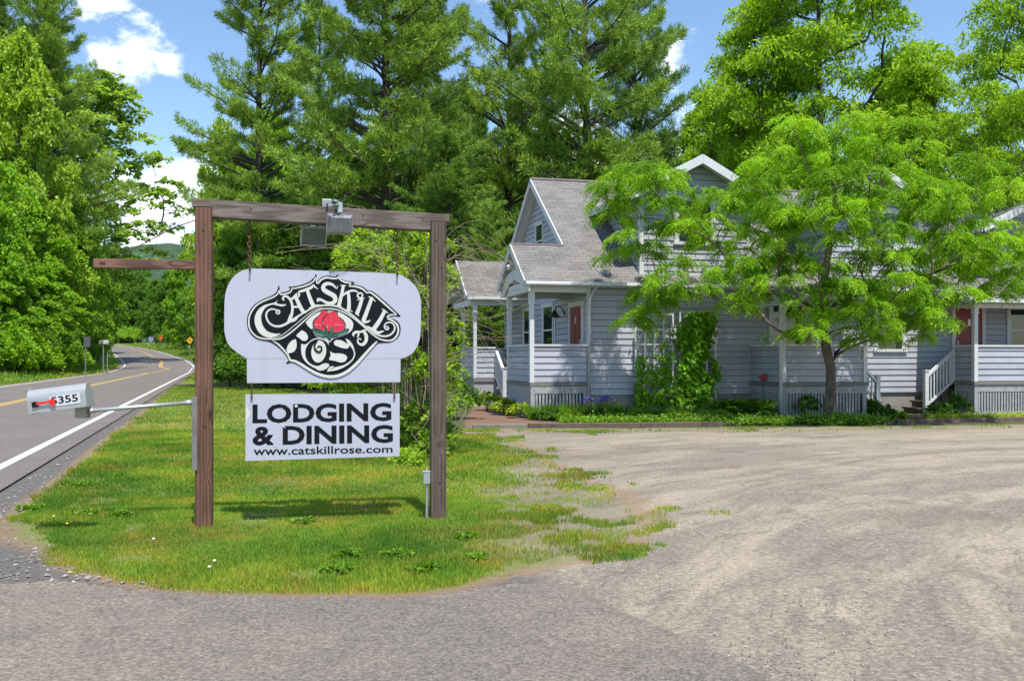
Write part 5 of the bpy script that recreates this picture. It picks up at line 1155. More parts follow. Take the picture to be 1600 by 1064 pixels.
def pine(name, seed, H, Rc, base=.18, whorl=.42, lean=0, gap=.12, trunk_r=.26, tuft=1.0, up=.28, top=.62):
    r = np.random.default_rng(seed); root = empty(name); m = MB()
    tz = np.linspace(-.3, H, 12); m.tube([(math.sin(z*.3+seed)*.12, math.cos(z*.25+seed)*.12, z) for z in tz], [max(.03, trunk_r*(1-(z/H))**.8+.02) for z in tz], 8, caps=False)
    z = H*base; VV, VA = [], []
    # dead lower stubs
    for k in range(10):
        zz = H*r.uniform(base*.3, base*1.1); a = r.uniform(0, 6.28); L = r.uniform(.6, 2.2); m.tube([(0, 0, zz), (math.cos(a)*L, math.sin(a)*L, zz+r.uniform(-.3, .3))], [.035, .008], 4, caps=False)
    while z < H*.985:
        t = (z/H-base)/(1-base); env = Rc*((1-t)**top)*(.55+.45*min(1, t*5))*1.0+.25
        for k in range(r.integers(3, 6)):
            if r.random() < gap: continue
            a = r.uniform(0, 6.283); L = env*r.uniform(.42, 1.4); rise = up+.5*t+r.normal(0, .08); z1 = z+r.uniform(-.2, .2)
            n = 7; pts = []
            for s in range(n):
                q = s/(n-1); zz = z1+L*(rise*q-.25*q*q*(1-t)+.10*q**4); aa = a+.12*math.sin(q*3+k); pts.append((math.cos(aa)*L*q, math.sin(aa)*L*q, zz))
            m.tube(pts, [max(.008, .018*L*(1-s/(n-1))+.006) for s in range(n)], 4, caps=False)
            pts = np.array(pts); nT = int((16+22*L)*tuft); q = r.uniform(.22, 1.0, nT)**.75; wdt = L*.30*np.sin(np.clip(q, 0, 1)*math.pi*.86+.25)
            f = q*(n-1); i0 = np.clip(f.astype(int), 0, n-2); fr = (f-i0)[:, None]; C = pts[i0]*(1-fr)+pts[i0+1]*fr
            sd = r.uniform(-1, 1, nT)*wdt; C = C+np.stack([-math.sin(a)*sd, math.cos(a)*sd, r.normal(0, .06, nT)+.10*np.abs(sd)], -1)
            nb = 11; P = np.repeat(C, nb, 0)+r.normal(0, .05, (nT*nb, 3)); D = r.normal(0, .75, P.shape)+np.array([math.cos(a)*.8, math.sin(a)*.8, .55])
            D[:, :2] += np.repeat((sd/(wdt+1e-3))[:, None]*np.array([[-math.sin(a), math.cos(a)]])*.7, nb, 0)
            l = r.uniform(.7, 1.2, len(P)); VV.append(leafquads(P, D, .26*l, .036, r)); VA.append(np.repeat(np.clip(.3*r.random()+.7*np.repeat(r.random(nT), nb), 0, 1), 4))
        z += whorl*r.uniform(.7, 1.3)
    m.build('trunk', M['bark_dark'], root, fix=False, smooth=True)
    V = np.concatenate(VV); npmesh('crown', V, quadsF(len(V)//4), M['needle'], {'var': np.concatenate(VA)}, root); return root
def copytree(o, parent=None):
    c = o.copy(); COL.objects.link(c); c.parent = parent
    for ch in o.children: copytree(ch, c)
    return c
used = set(); LATER = []
def put(proto, px, d, top, wpx, H0, R0, col, label, cat, group=None, rz=None, xworld=None, ybase=None):
    """stand a tree of this kind at photo column px, distance d, its top reaching photo row top, crown about wpx wide"""
    o = proto if id(proto) not in used else copytree(proto); used.add(id(proto))
    X = (px-800)/FPX*d; z0 = gz(d); Ht = HC+(HY-top)*d/FPX-z0; s = Ht/H0; sr = (wpx/2)*d/FPX/R0
    o.location = (X, d, z0); o.scale = (sr, sr, s); o.rotation_euler = (0, 0, random.uniform(0, 6.28) if rz is None else rz)
    for ch in o.children:
        if ch.name.startswith('crown'): ch.color = (*col, 1)
    tag(o, label, cat, group); return o
_ch = None
BL = [broadleaf('broadleaf_tree', 11, 14, 5, .06, 130, 300, .30, .21, padr=(.17, .30)), broadleaf('broadleaf_tree', 12, 14, 5, .10, 110, 330, .30, .21, padr=(.18, .32), prof=.9), broadleaf('broadleaf_tree', 13, 14, 5, .22, 95, 330, .28, .20, padr=(.2, .34), flat=.4)]
LO = [broadleaf('locust_tree', 21, 14, 5, .16, 170, 560, .20, .075, padr=(.16, .30), droop=.3, flat=.40, trunk_r=.22, prof=1.15, shell=.35), broadleaf('locust_tree', 22, 14, 5, .10, 170, 560, .20, .075, padr=(.16, .30), droop=.3, flat=.40, prof=.85, shell=.35)]
BI = broadleaf('birch_tree', 31, 20, 4, .30, 130, 170, .28, .19, padr=(.18, .32), flat=.45, bark='bark_pale', trunk_r=.20, shell=.25)
PI = [pine('pine_tree', 41, 20, 4.2, gap=.10), pine('pine_tree', 42, 20, 4.2, base=.30, gap=.28, up=.34), pine('pine_tree', 43, 20, 4.0, base=.12, whorl=.38, gap=.05)]
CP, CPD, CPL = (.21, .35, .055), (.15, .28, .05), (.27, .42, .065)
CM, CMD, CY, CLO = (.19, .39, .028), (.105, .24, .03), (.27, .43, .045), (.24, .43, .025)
def P_(i, *a, **k): return put(PI[i], *a[:2], a[2], a[3], 20, 4.2 if i < 2 else 4.0, *a[4:], **k)
def B_(i, *a, **k): return put(BL[i], *a[:2], a[2], a[3], 14, 5, *a[4:], **k)
def L_(i, *a, **k): return put(LO[i], *a[:2], a[2], a[3], 14, 5, *a[4:], **k)
# big pines behind the sign and the house
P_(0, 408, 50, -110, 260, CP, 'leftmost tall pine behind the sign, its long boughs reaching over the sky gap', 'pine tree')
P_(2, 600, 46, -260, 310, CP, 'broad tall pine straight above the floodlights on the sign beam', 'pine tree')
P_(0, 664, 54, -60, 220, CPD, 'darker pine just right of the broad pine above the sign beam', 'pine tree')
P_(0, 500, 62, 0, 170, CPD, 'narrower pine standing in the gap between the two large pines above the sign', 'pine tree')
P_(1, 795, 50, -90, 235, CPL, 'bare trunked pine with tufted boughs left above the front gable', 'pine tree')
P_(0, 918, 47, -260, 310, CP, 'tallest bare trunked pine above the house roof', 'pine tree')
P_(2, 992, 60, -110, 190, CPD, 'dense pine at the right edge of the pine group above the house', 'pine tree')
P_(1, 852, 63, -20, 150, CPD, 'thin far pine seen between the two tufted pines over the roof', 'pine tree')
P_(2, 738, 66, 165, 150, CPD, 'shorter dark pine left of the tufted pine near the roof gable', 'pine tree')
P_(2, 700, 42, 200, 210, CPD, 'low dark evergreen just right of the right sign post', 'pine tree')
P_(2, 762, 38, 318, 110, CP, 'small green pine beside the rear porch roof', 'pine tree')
# deciduous trees behind the sign
B_(1, 352, 66, 205, 120, CY, 'pale green tree left of the pines above the left sign post', 'tree')
B_(0, 352, 80, 262, 84, CM, 'rounded tree above the side arm of the sign frame', 'tree')
B_(0, 425, 58, 190, 170, CM, 'green tree filling in under the leftmost tall pine', 'tree')
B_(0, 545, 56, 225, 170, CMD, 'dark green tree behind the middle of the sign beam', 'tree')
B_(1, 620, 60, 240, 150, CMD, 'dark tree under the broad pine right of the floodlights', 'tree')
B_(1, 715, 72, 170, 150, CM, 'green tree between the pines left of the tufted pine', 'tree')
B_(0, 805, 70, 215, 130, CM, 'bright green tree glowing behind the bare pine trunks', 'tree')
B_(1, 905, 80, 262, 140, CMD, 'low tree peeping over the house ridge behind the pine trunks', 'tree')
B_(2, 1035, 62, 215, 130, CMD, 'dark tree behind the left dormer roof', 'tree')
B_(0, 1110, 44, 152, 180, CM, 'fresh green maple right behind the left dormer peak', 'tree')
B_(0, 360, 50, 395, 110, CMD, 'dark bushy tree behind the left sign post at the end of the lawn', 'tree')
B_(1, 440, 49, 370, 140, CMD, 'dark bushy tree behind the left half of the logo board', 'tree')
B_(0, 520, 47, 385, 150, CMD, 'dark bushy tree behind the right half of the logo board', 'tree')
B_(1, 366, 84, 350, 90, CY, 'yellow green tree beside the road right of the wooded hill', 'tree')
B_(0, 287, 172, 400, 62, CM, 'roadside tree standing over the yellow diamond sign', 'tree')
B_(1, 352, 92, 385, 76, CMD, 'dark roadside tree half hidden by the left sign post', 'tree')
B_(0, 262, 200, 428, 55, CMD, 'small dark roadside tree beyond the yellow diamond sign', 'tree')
# locusts right of the house
L_(0, 1290, 38, -130, 400, CLO, 'tall spreading locust tree rising behind the middle of the house', 'locust tree')
L_(1, 1440, 35, 120, 280, CLO, 'lower locust tree bulging over the right dormer', 'locust tree')
L_(0, 1190, 40, 10, 220, CLO, 'locust tree forming the left shoulder of the tall tree mass behind the house', 'locust tree')
L_(0, 1630, 29, -60, 330, CLO, 'locust tree cut by the right edge of the photograph', 'locust tree')
L_(1, 1560, 40, 190, 220, CLO, 'locust tree over the roof at the far right end of the house', 'locust tree')
B_(2, 1200, 60, 150, 190, CM, 'maple filling the gap behind the left dormer and the tall locust', 'tree')
B_(2, 1400, 60, 100, 200, CMD, 'dark tree seen through the gaps of the tall locust', 'tree')
# left side of the road
P_(0, 72, 104, -60, 230, CP, 'tall pine at the top left beyond the road', 'pine tree')
P_(2, -20, 108, -120, 250, CPD, 'pine cut by the left edge of the photograph', 'pine tree')
B_(0, 25, 92, 288, 215, CM, 'large bright green maple beyond the road on the left', 'tree')
B_(1, -35, 80, 225, 190, CM, 'maple at the left edge of the photograph across the road', 'tree')
B_(0, 30, 94, 70, 200, CY, 'pale yellow green tree high on the left beyond the road', 'tree')
B_(2, 108, 104, 325, 130, CM, 'bright maple at the right end of the roadside trees', 'tree')
B_(0, 128, 122, 368, 105, CM, 'smaller green tree right of the bright maples near the bend', 'tree')
B_(1, 160, 158, 412, 70, CMD, 'dark narrow tree just left of the hill gap', 'tree')
put(BI, 158, 128, 125, 240, 20, 4, (.24, .40, .07), 'sparse pale barked tree leaning over the bright maples on the left', 'birch tree')
put(BI, 60, 112, 60, 190, 20, 4, (.28, .42, .07), 'sparse pale tree mixed with the top left pine', 'birch tree')
B_(1, 68, 88, 430, 130, CM, 'low bushy maple at the edge of the grass across the road', 'tree'); B_(0, -5, 78, 400, 150, CM, 'low bushy maple leaning over the tall grass at far left', 'tree')
# far end of the road
for i, (x, d, R_, H_, c, lb) in enumerate([(-40, 70, 3, 4.5, CM, 'leafy bush outside the left end of the grass bank'), (10, 72, 2.6, 4.2, CM, 'broad leafy bush behind the mailbox, at the top of the grass bank'), (44, 79, 2.4, 4.0, CM, 'leafy bush above and left of the mailbox flag'), (70, 86, 2.6, 4.6, CM, 'leafy bush above the right end of the mailbox'), (96, 96, 2.6, 4.4, CM, 'leafy bush left of the dark backed sign'), (25, 82, 3.5, 6.5, CMD, 'taller dark bush behind the grass bank'), (118, 108, 2.6, 4.2, CMD, 'dark bush below the side arm tip')]):
    LATER.append((x, d, R_, H_, c, lb))
for i, (x, d, tp, w_, c, lb) in enumerate([(190, 255, 438, 62, CMD, 'dark tree closing the far end of the road, left of centre'), (215, 258, 428, 60, CMD, 'dark tree closing the far end of the road behind the blue board'), (245, 235, 440, 55, CMD, 'dark tree right behind the orange road sign'), (170, 262, 440, 56, CM, 'green tree behind the large white box at the bend'), (276, 205, 445, 50, CM, 'green tree right of the orange road sign'),
                                              (205, 285, 405, 80, CMD, 'tall dark tree in the back of the road end'), (128, 175, 410, 76, CM, 'tree inside the bend left of the mailboxes')]):
    B_(i % 2, x, d, tp, w_, c, lb, 'tree')
# shrubs and woods in one mass behind
def woodmass(name, boxes, leafL, col, label, seed):
    r = np.random.default_rng(seed); VV, VA = [], []
    for (x0, x1, y0, y1, h0, h1, n) in boxes:
        for _ in range(n):
            x = r.uniform(x0, x1); y = r.uniform(y0, y1); hh = h0+(h1-h0)*float(fbm(x/7, y/7, seed)); z = gz(y)+r.uniform(.02, 1)*hh; s = r.uniform(1.2, 2.4)*leafL*2.2
            P, D = pad_points((x, y, z), (s, s, s*.5), 110, r); D = D+r.normal(0, .6, D.shape); D[:, 2] -= .3
            l = r.uniform(.6, 1.2, 110); VV.append(leafquads(P, D, leafL*l, leafL*.7*l, r)); VA.append(np.repeat(np.clip(.4*r.random()+.6*r.random(110), 0, 1), 4))
    V = np.concatenate(VV); o = npmesh(name, V, quadsF(len(V)//4), M['leaf'], {'var': np.concatenate(VA)}); o.color = (*col, 1)
    tag(o, label, 'woodland', kind='stuff'); return o
woodmass('woodland', [(-26, 60, 84, 98, 9, 17, 700), (-9, 50, 66, 76, 5, 12, 420)], .5, CMD, 'dense far woodland closing the view behind pines and house', 3)
woodmass('roadside_woodland', [(-85, -49, 96, 112, 6, 15, 420), (-72, -41, 76, 86, 3, 9, 260)], .5, CMD, 'dense woodland behind the trees left of the road', 4)
woodmass('distant_woodland', [(-170, -60, 262, 290, 8, 16, 520), (-50, -22, 150, 175, 6, 13, 260)], .9, CMD, 'dark distant woodland beyond the end of the road', 5)

# ---- the front locust
r = np.random.default_rng(99)
FD = 22.3
outl = [(928, 335), (940, 300), (965, 262), (1010, 218), (1070, 292), (1145, 285), (1190, 212), (1262, 190), (1335, 200), (1400, 215), (1455, 235), (1520, 265), (1562, 305), (1595, 340), (1610, 400), (1600, 480), (1560, 505), (1500, 470), (1452, 492), (1432, 540), (1395, 548), (1330, 545), (1300, 528), (1262, 520), (1222, 545), (1205, 520), (1225, 480), (1195, 468), (1160, 470), (1130, 500), (1108, 460), (1060, 480), (1010, 500), (985, 520), (970, 500), (972, 465), (1020, 440), (1000, 400), (975, 425), (935, 405)]
OX, OY = np.array([p[0] for p in outl]), np.array([p[1] for p in outl])
pads, sz = [], []
tries = 0
def dens(x, y):
    if 1055 < x < 1185 and 372 < y < 442: return .28
    if 1300 < x < 1400 and 375 < y < 440: return .45
    if 1150 < x < 1230 and 440 < y < 520: return .45
    if y > 440: return 1.0
    return .85
while len(pads) < 320 and tries < 20000:
    tries += 1; x, y = r.uniform(925, 1612), r.uniform(186, 555)
    if sdf_poly(np.array([x]), np.array([y]), outl)[0] < 6 or r.random() > dens(x, y): continue
    hx_ = (x-1275)/340; hy_ = (y-370)/190; q = max(0, 1-hx_**2*.9-hy_**2*.6); dep = 2.3*math.sqrt(q)*r.uniform(-1, 1)
    if y > 455: dep = -abs(dep)*.8-.2
    d = FD+dep; X = (x-800)/FPX*FD*1.0; z = HC+(HY-y)*FD/FPX     # placed in the trunk's own plane, then pushed in depth as a real crown
    p = np.array([X, d, z]); ok = all(np.linalg.norm((p-np.array(q_))*np.array([1, .7, 1.6])) > .30 for q_ in pads)
    if not ok: continue
    pads.append(tuple(p)); sz.append(r.uniform(.30, .54)*(1.06 if y < 330 else 1))
B0 = G(1295, 661); tb = lambda x, y: (W(x, y, FD).x, FD, HC+(HY-y)*FD/FPX)
tr = [(B0.x+.0, FD, -.1), tb(1294, 650), tb(1298, 610), tb(1298, 575), tb(1290, 540), tb(1284, 505), tb(1283, 465), tb(1290, 425), tb(1296, 385), tb(1300, 345), tb(1304, 300), tb(1300, 262)]
side = [tb(1300, 572), tb(1306, 552), tb(1318, 538), tb(1334, 530), tb(1352, 527), tb(1372, 516)]
rel = lambda P: [tuple(Vector(p)-Vector((B0.x, FD, 0))) for p in P]
ft = empty('locust_tree', (B0.x, FD, 0), 0, 'small spreading locust tree with bright feathery leaves in front of the house porch', 'locust tree')
padr_ = rel(pads); pos, par, cnt, runs = skeleton(rel(tr), padr_, r, seglen=.22, k_back=.5)
m = MB(); rad = [.150, .128, .120, .112, .105, .10, .095, .085, .072, .06, .045, .03]
m.tube([pos[i] for i in runs[0]], rad, 12, caps=False)
for run in runs[1:]:
    rd = [max(.0065, .085*(max(cnt[i], .35)/len(pads))**.48) for i in run]; rd[0] = min(rd[0], rd[1]*1.2); m.tube([pos[i] for i in run], rd, 6 if rd[0] > .03 else 4, caps=False)
m.tube(rel(side), [.05, .05, .045, .04, .032, .022], 8, caps=False); m.tube(rel([tb(1352, 527), tb(1400, 522), tb(1440, 505)]), [.02, .014, .008], 5, caps=False)
m.build('trunk', M['bark'], ft, fix=False, smooth=True)
def feather(pads, sz, n_r, r, rach=.24, nl=7, LL=.085, LW=.030, drop=.75, flat=.42):
    VV, VA = [], []
    for c, s in zip(pads, sz):
        n = int(n_r*(s/.5)**2*r.uniform(.8, 1.2)); P, D = pad_points(c, (s, s, s*flat), n, r); D = D+r.normal(0, .35, D.shape); D[:, 2] = r.normal(-.15, .3, n); D /= np.linalg.norm(D, axis=1, keepdims=True)
        sd = np.cross(D, [0, 0, 1.]); sd /= np.linalg.norm(sd, axis=1, keepdims=True)+1e-6; pv = r.random()*.6; lv = r.random(n)*.25
        for k in range(nl):
            t = (k+.6)/nl; C = P+D*rach*t; C[:, 2] -= drop*rach*t*t
            q = D*.75+sd*(1 if k % 2 else -1)*.75+r.normal(0, .15, D.shape); q[:, 2] -= .30+.75*t
            VV.append(leafquads(C, q, LL*r.uniform(.8, 1.2, n), LW, r)); VA.append(np.repeat(np.clip(pv+lv+.25*r.random(n), 0, 1), 4))
    return np.concatenate(VV), np.concatenate(VA)
V, va = feather(padr_, sz, 112, r, nl=8, LL=.075, LW=.028, drop=.6); o = npmesh('crown', V, quadsF(len(V)//4), M['leaf'], {'var': va}, ft); o.color = (.215, .425, .018, 1)

# ---- climbing vine on the trellises
def leafset(P, D, L, Wd, r, name, parent, col, up=.6, mat='leaf'):
    V = leafquads(P, D, L, Wd, r, up); o = npmesh(name, V, quadsF(len(P)), M[mat], {'var': np.repeat(r.random(len(P)), 4)}, parent); o.color = (*col, 1); return o
r = np.random.default_rng(5)
cv = fromH(2.9, -.2); vt = empty('climbing_vine', cv, TH, 'lush heart leaved climbing vine covering the right trellis from ground to top', 'climbing vine')
def vine(n, f, root, col, u0, u1, z0, z1, off):
    u = r.uniform(u0, u1, n*3); z = r.uniform(z0, z1, n*3); k = r.random(n*3) < f(u, z); u, z = u[k][:n], z[k][:n]; nn = len(u)
    P = np.stack([u-off, -r.uniform(.0, .16, nn)*(1+(z < .8)*.8), z], -1); D = np.stack([r.normal(0, .5, nn), -r.uniform(.3, .9, nn), -r.uniform(.5, 1.1, nn)], -1)
    leafset(P, D, r.uniform(.08, .15, nn), r.uniform(.08, .13, nn), r, 'foliage', root, col, up=.2)
vine(3000, lambda u, z: np.clip(1.5-np.abs(u-2.86+.10*np.sin(z*4))/(.42+.08*np.sin(z*6+1))*1.1, 0, 1)*(fbm(u*5, z*5, 8) > .36), vt, (.16, .38, .022), 2.2, 3.5, .25, 2.72, 2.9)
m = MB()
for k in range(6): x = -.35+.14*k; m.tube([(x, -.02, .0), (x+.05, -.03, .8), (x-.04, -.03, 1.6), (x+.02, -.03, 2.3)], .008, 4, caps=False)
m.build('stem', M['bark'], vt)
cv = fromH(1.7, -.2); vt = empty('climbing_vine', cv, TH, 'thinner vine scrambling up the lower left trellis with lattice showing through', 'climbing vine')
vine(820, lambda u, z: np.clip(1.35-z/1.3-.25*np.abs(u-1.75), 0.03, 1)*(fbm(u*4, z*4, 18) > .40)+((np.abs(u-2.0) < .12+.1*np.sin(z*5)) & (z < 2.4))*.3+(np.abs(u-1.30) < .12)*(z < 1.6)*.5, vt, (.18, .40, .025), 1.12, 2.4, .25, 2.5, 1.7)
m = MB()
for k in range(4): x = -.4+.24*k; m.tube([(x, -.02, .0), (x+.06, -.03, .6), (x+.02, -.03, 1.4)], .007, 4, caps=False)
m.build('stem', M['bark'], vt)

# ---- shrubs and bed plants
def shrub(name, loc, R_, H_, n, L, Wd, col, label, cat='shrub', seed=0, stems=6, droop=.2, group=None):
    r = np.random.default_rng(seed+100); t = empty(name, loc, 0, label, cat, group); Z = []
    npd = max(5, int(n/60)); PP, DD = [], []
    for i in range(npd):
        a = i*2.4+r.normal(0, .3); q = math.sqrt((i+.5)/npd); zz = H_*(.25+.62*(1-q*q*.9)*r.uniform(.55, 1.05)); P, D = pad_points((math.cos(a)*q*R_*.85, math.sin(a)*q*R_*.85, zz), (R_*.3, R_*.3, H_*.2), 60, r); PP.append(P); DD.append(D)
    P = np.concatenate(PP); D = np.concatenate(DD)+r.normal(0, .6, P.shape); D[:, 2] += .25-droop; P[:, 2] = np.clip(P[:, 2], .03, None)
    leafset(P, D, L*r.uniform(.7, 1.2, len(P)), Wd*r.uniform(.7, 1.2, len(P)), r, 'foliage', t, col)
    m = MB()
    for k in range(stems): a = k*6.28/stems+r.uniform(0, 1); m.tube([(0, 0, -.05), (math.cos(a)*R_*.3, math.sin(a)*R_*.3, H_*.4), (math.cos(a)*R_*.6, math.sin(a)*R_*.6, H_*.75)], [.012, .009, .005], 4, caps=False)
    m.build('stem', M['bark'], t); return t
def clump(name, loc, R_, H_, n, Wd, col, label, cat='plant', seed=0, broad=False, flowers=None, nf=0):
    r = np.random.default_rng(seed+500); t = empty(name, loc, 0, label, cat)
    a = r.uniform(0, 6.283, n); rr = np.sqrt(r.random(n))*R_*.55; ln = r.uniform(.15, .8, n); P = np.stack([np.cos(a)*rr, np.sin(a)*rr, np.full(n, .0)], -1)
    if broad: P[:, 2] = r.uniform(.1, .8, n)*H_; P[:, :2] *= 1.5
    D = np.stack([np.cos(a)*ln, np.sin(a)*ln, np.full(n, 1. if not broad else .1)], -1)
    L = H_*r.uniform(.55, 1.05, n) if not broad else r.uniform(.16, .28, n); leafset(P, D, L, Wd, r, 'foliage', t, col, up=.1 if not broad else .8)
    if nf:
        m = MB()
        for k in range(nf):
            a_ = r.uniform(0, 6.28); q = r.uniform(0, R_*.7); x, y = math.cos(a_)*q, math.sin(a_)*q; h = H_*r.uniform(.95, 1.2); m.tube([(x, y, 0), (x, y, h)], .004, 4, 1, caps=False)
            m.tube([(x, y, h-.07), (x, y, h-.03), (x, y, h+.02)], [.008, .028, .006], 6, 0)
        m.build('flower', [flowers, M['bark']], t)
    return t
M['purple'] = paint('purple petals', (.10, .07, .28), .6, .1); M['petal_yellow'] = paint('yellow petals', (.8, .55, .02), .6, .05); M['petal_white'] = paint('white petals', (.75, .75, .7), .6, .05)
GR1, GR2, GR3 = (.15, .31, .03), (.085, .20, .03), (.29, .42, .035)
def at(px, py): g = G(px, py); return (g.x, g.y, 0)
# bed in front of the house
items = [(762, 641, .45, .55, GR3, 'yellow green low shrub by the foot of the rear porch steps'), (790, 648, .45, .45, GR3, 'yellow green mound left of the front porch corner'), (815, 653, .4, .34, GR3, 'low yellow green mound in front of the porch lattice'),
         (742, 630, .55, .75, GR1, 'fresh green shrub under the rear porch post'), (716, 634, .5, .8, GR2, 'dark shrub between the right sign post and the rear porch'), (775, 622, .5, .7, GR1, 'green shrub against the porch side'),
         (730, 618, .5, .7, GR3, 'light green shrub below the rear porch railing')]
for i, (x, y, R_, H_, c, lb) in enumerate(items): shrub('shrub', at(x, y), R_, H_, 900, .10, .055, c, lb, seed=i)
bp = [(842, 656, .40, .45, 'grassy perennial clump left of the lattice'), (868, 656, .42, .50, 'grassy perennial clump in front of the porch lattice'), (896, 657, .42, .52, 'grassy perennial clump by the downspout'), (925, 658, .42, .55, 'tall blue flowered clump right of the downspout'),
      (950, 657, .42, .56, 'blue flowered clump before the bare foundation'), (977, 658, .42, .46, 'green clump left of the first trellis'), (1003, 659, .42, .44, 'green clump at the foot of the bare trellis'), (1030, 659, .42, .46, 'green clump between the two trellises'),
      (1058, 660, .42, .46, 'green clump at the foot of the vine covered trellis'), (1086, 660, .42, .42, 'green clump right of the vine foot'), (1112, 660, .42, .40, 'dark green clump beneath the plain clapboards')]
for i, (x, y, R_, H_, lb) in enumerate(bp):
    fl = i in (3, 4); clump('perennial', at(x, y), R_, H_*.92, 560, .022, [GR1, GR2][i % 2], lb, seed=i, flowers=M['purple'] if fl else None, nf=16 if fl else 0)
    shrub('ground_plant', at(x+9, y+1), .38, .27, 480, .08, .045, [GR2, GR1, GR3][i % 3], lb.replace('clump', 'cover').replace('grassy ', 'leafy ')+' at its right side', 'plant', seed=40+i, stems=3)
for i, (x, y, lb) in enumerate([(1130, 655, 'broad leaved plant left of the red bird ornament'), (1152, 653, 'large broad leaved plant right under the clapboard corner'), (1176, 655, 'broad leaved plant at the left corner of the centre porch')]):
    clump('broadleaf_plant', at(x, y), .48, .52, 300, .15, (.12, .26, .035), lb, seed=60+i, broad=True)
for i, (x, y, R_, H_, c, lb) in enumerate([(1196, 660, .40, .24, GR2, 'low dark plant at the end of the timber edging'), (1262, 654, .36, .62, GR2, 'upright dark leafy shrub before the centre porch lattice'), (1362, 651, .30, .5, GR2, 'dark shrub behind the left stair newel'), (1384, 655, .30, .34, GR2, 'small dark shrub at the foot of the left stairs'),
                                          (1468, 654, .42, .42, GR2, 'dark hosta like plant below the right stair railing'), (1497, 651, .36, .62, GR2, 'round dark shrub between the right stairs and lattice'), (1405, 656, .25, .18, GR1, 'tiny plant before the bare foundation')]):
    shrub('shrub', at(x, y), R_, H_, 900, .085, .05, c, lb, seed=80+i)
# low yellow-green ground cover along the porch fronts
n = 16000; X = rng.uniform(6.6, 14.5, n); Y = 22.3+(X-6.6)*.23+rng.uniform(-.35, .35, n); z = np.abs(rng.normal(0, .06, n))+.01
k = (np.abs(X-9.3) > .75); P = np.stack([X, Y, z], -1)[k]; D = rng.normal(0, 1, P.shape); D[:, 2] = np.abs(D[:, 2])*.5
o = leafset(P, D, .06, .035, rng, 'ground_cover', None, GR3); tag(o, 'yellow green ground cover along the centre and right porch fronts', 'ground cover', kind='stuff')
n = 14000; X = rng.uniform(1.1, 6.3, n); Y = 21.2+X*.05+rng.uniform(-.1, .75, n); P = np.stack([X, Y, np.abs(rng.normal(0, .07, n))+.01], -1); D = rng.normal(0, 1, P.shape); D[:, 2] = np.abs(D[:, 2])*.6
o = leafset(P, D, .08, .045, rng, 'bed_ground_cover', None, GR1); tag(o, 'low mixed greenery filling the flower bed behind the timber edging', 'ground cover', kind='stuff')
n = 5000; X = B0.x+.15+rng.normal(0, .45, n); Y = FD-.25+rng.normal(0, .25, n); P = np.stack([X, Y, np.abs(rng.normal(0, .08, n))+.01], -1); D = rng.normal(0, 1, P.shape); D[:, 2] = np.abs(D[:, 2])*.7
o = leafset(P, D, .08, .045, rng, 'tree_ground_cover', None, GR1); tag(o, 'green tuft of ground cover around the locust trunk', 'ground cover', kind='stuff')

# ---- overgrown arbor bush behind the sign
r = np.random.default_rng(71); bc = G(655, 700); bx_, by_ = bc.x, 15.2
ov = empty('overgrown_bush', (bx_, by_, 0), 0, 'tangled yellow green overgrown bush with bare arching canes behind the right sign post', 'bush')
pads = []
bo = [(488, 392), (520, 372), (590, 358), (640, 352), (690, 372), (712, 400), (706, 470), (712, 560), (722, 620), (712, 680), (700, 735), (655, 752), (600, 715), (612, 690), (632, 640), (628, 600), (560, 612), (470, 612), (455, 604), (500, 560), (560, 500), (560, 430)]
while len(pads) < 150:
    x, y = r.uniform(450, 725), r.uniform(350, 755)
    if sdf_poly(np.array([x]), np.array([y]), bo)[0] < 3: continue
    d = 15.2+r.uniform(-.9, 1.3)+(1.2 if y < 640 and x < 620 else 0)-(1.2 if y > 690 else 0); p = W(x, y, d)
    if p.z < .05: continue
    pads.append((p.x-bx_, p.y-by_, p.z))
pos, par, cnt, runs = skeleton([(0, 0, -.1), (0, 0, .4), (-.05, 0, .9), (.05, .1, 1.4), (0, .1, 1.9), (-.1, .1, 2.4), (-.1, .1, 2.9)], pads, r, seglen=.25, k_back=.2)
m = MB(); limb_mesh(m, pos, cnt, runs, .06, len(pads), rmin=.006, n0=7)
m.build('stem', M['bark'], ov, fix=False)
PP, DD = [], []
for p in pads: P, D = pad_points(p, (.28, .28, .17), 150, r); PP.append(P); DD.append(D)
P = np.concatenate(PP); D = np.concatenate(DD)*.6+r.normal(0, .6, P.shape); D[:, 2] -= .1; P[:, 2] = np.clip(P[:, 2], .03, 9)
leafset(P, D, r.uniform(.06, .12, len(P)), r.uniform(.035, .06, len(P)), r, 'foliage', ov, (.235, .40, .035))
m = MB()
def cane(pts, r0=.0055, wob=.06):
    P = [Vector(p) for p in pts]; P = [p+Vector(r.normal(size=3))*wob*(i > 0) for i, p in enumerate(P)]; Q = spline(P, 5); k = len(Q); m.tube([q-Vector((bx_, by_, 0)) for q in Q], [max(.0026, r0*(1-.75*i/k)) for i in range(k)], 4, caps=False)
for k in range(34):      # canes fanning up and over to the left, in front of the foliage
    x0 = r.uniform(600, 690); y1 = r.uniform(335, 470); x1 = r.uniform(420, 640); d = 14.9+r.uniform(-.9, .3)
    cane([W(x0, 640, d), W(x0-5, 480, d), W((x0+x1)/2+20, y1+r.uniform(-25, 10), d), W(x1, y1+r.uniform(-15, 25), d)], .006)
for k in range(54):      # and to the right, in front of the porch
    y0 = r.uniform(380, 600); x1 = r.uniform(725, 830); d = 15+r.uniform(-.8, .8)
    cane([W(r.uniform(640, 690), y0+r.uniform(20, 90), d), W(700, y0-r.uniform(0, 30), d), W((700+x1)/2, y0-r.uniform(5, 45), d), W(x1, y0-r.uniform(-30, 25), d)], .0055, .05)
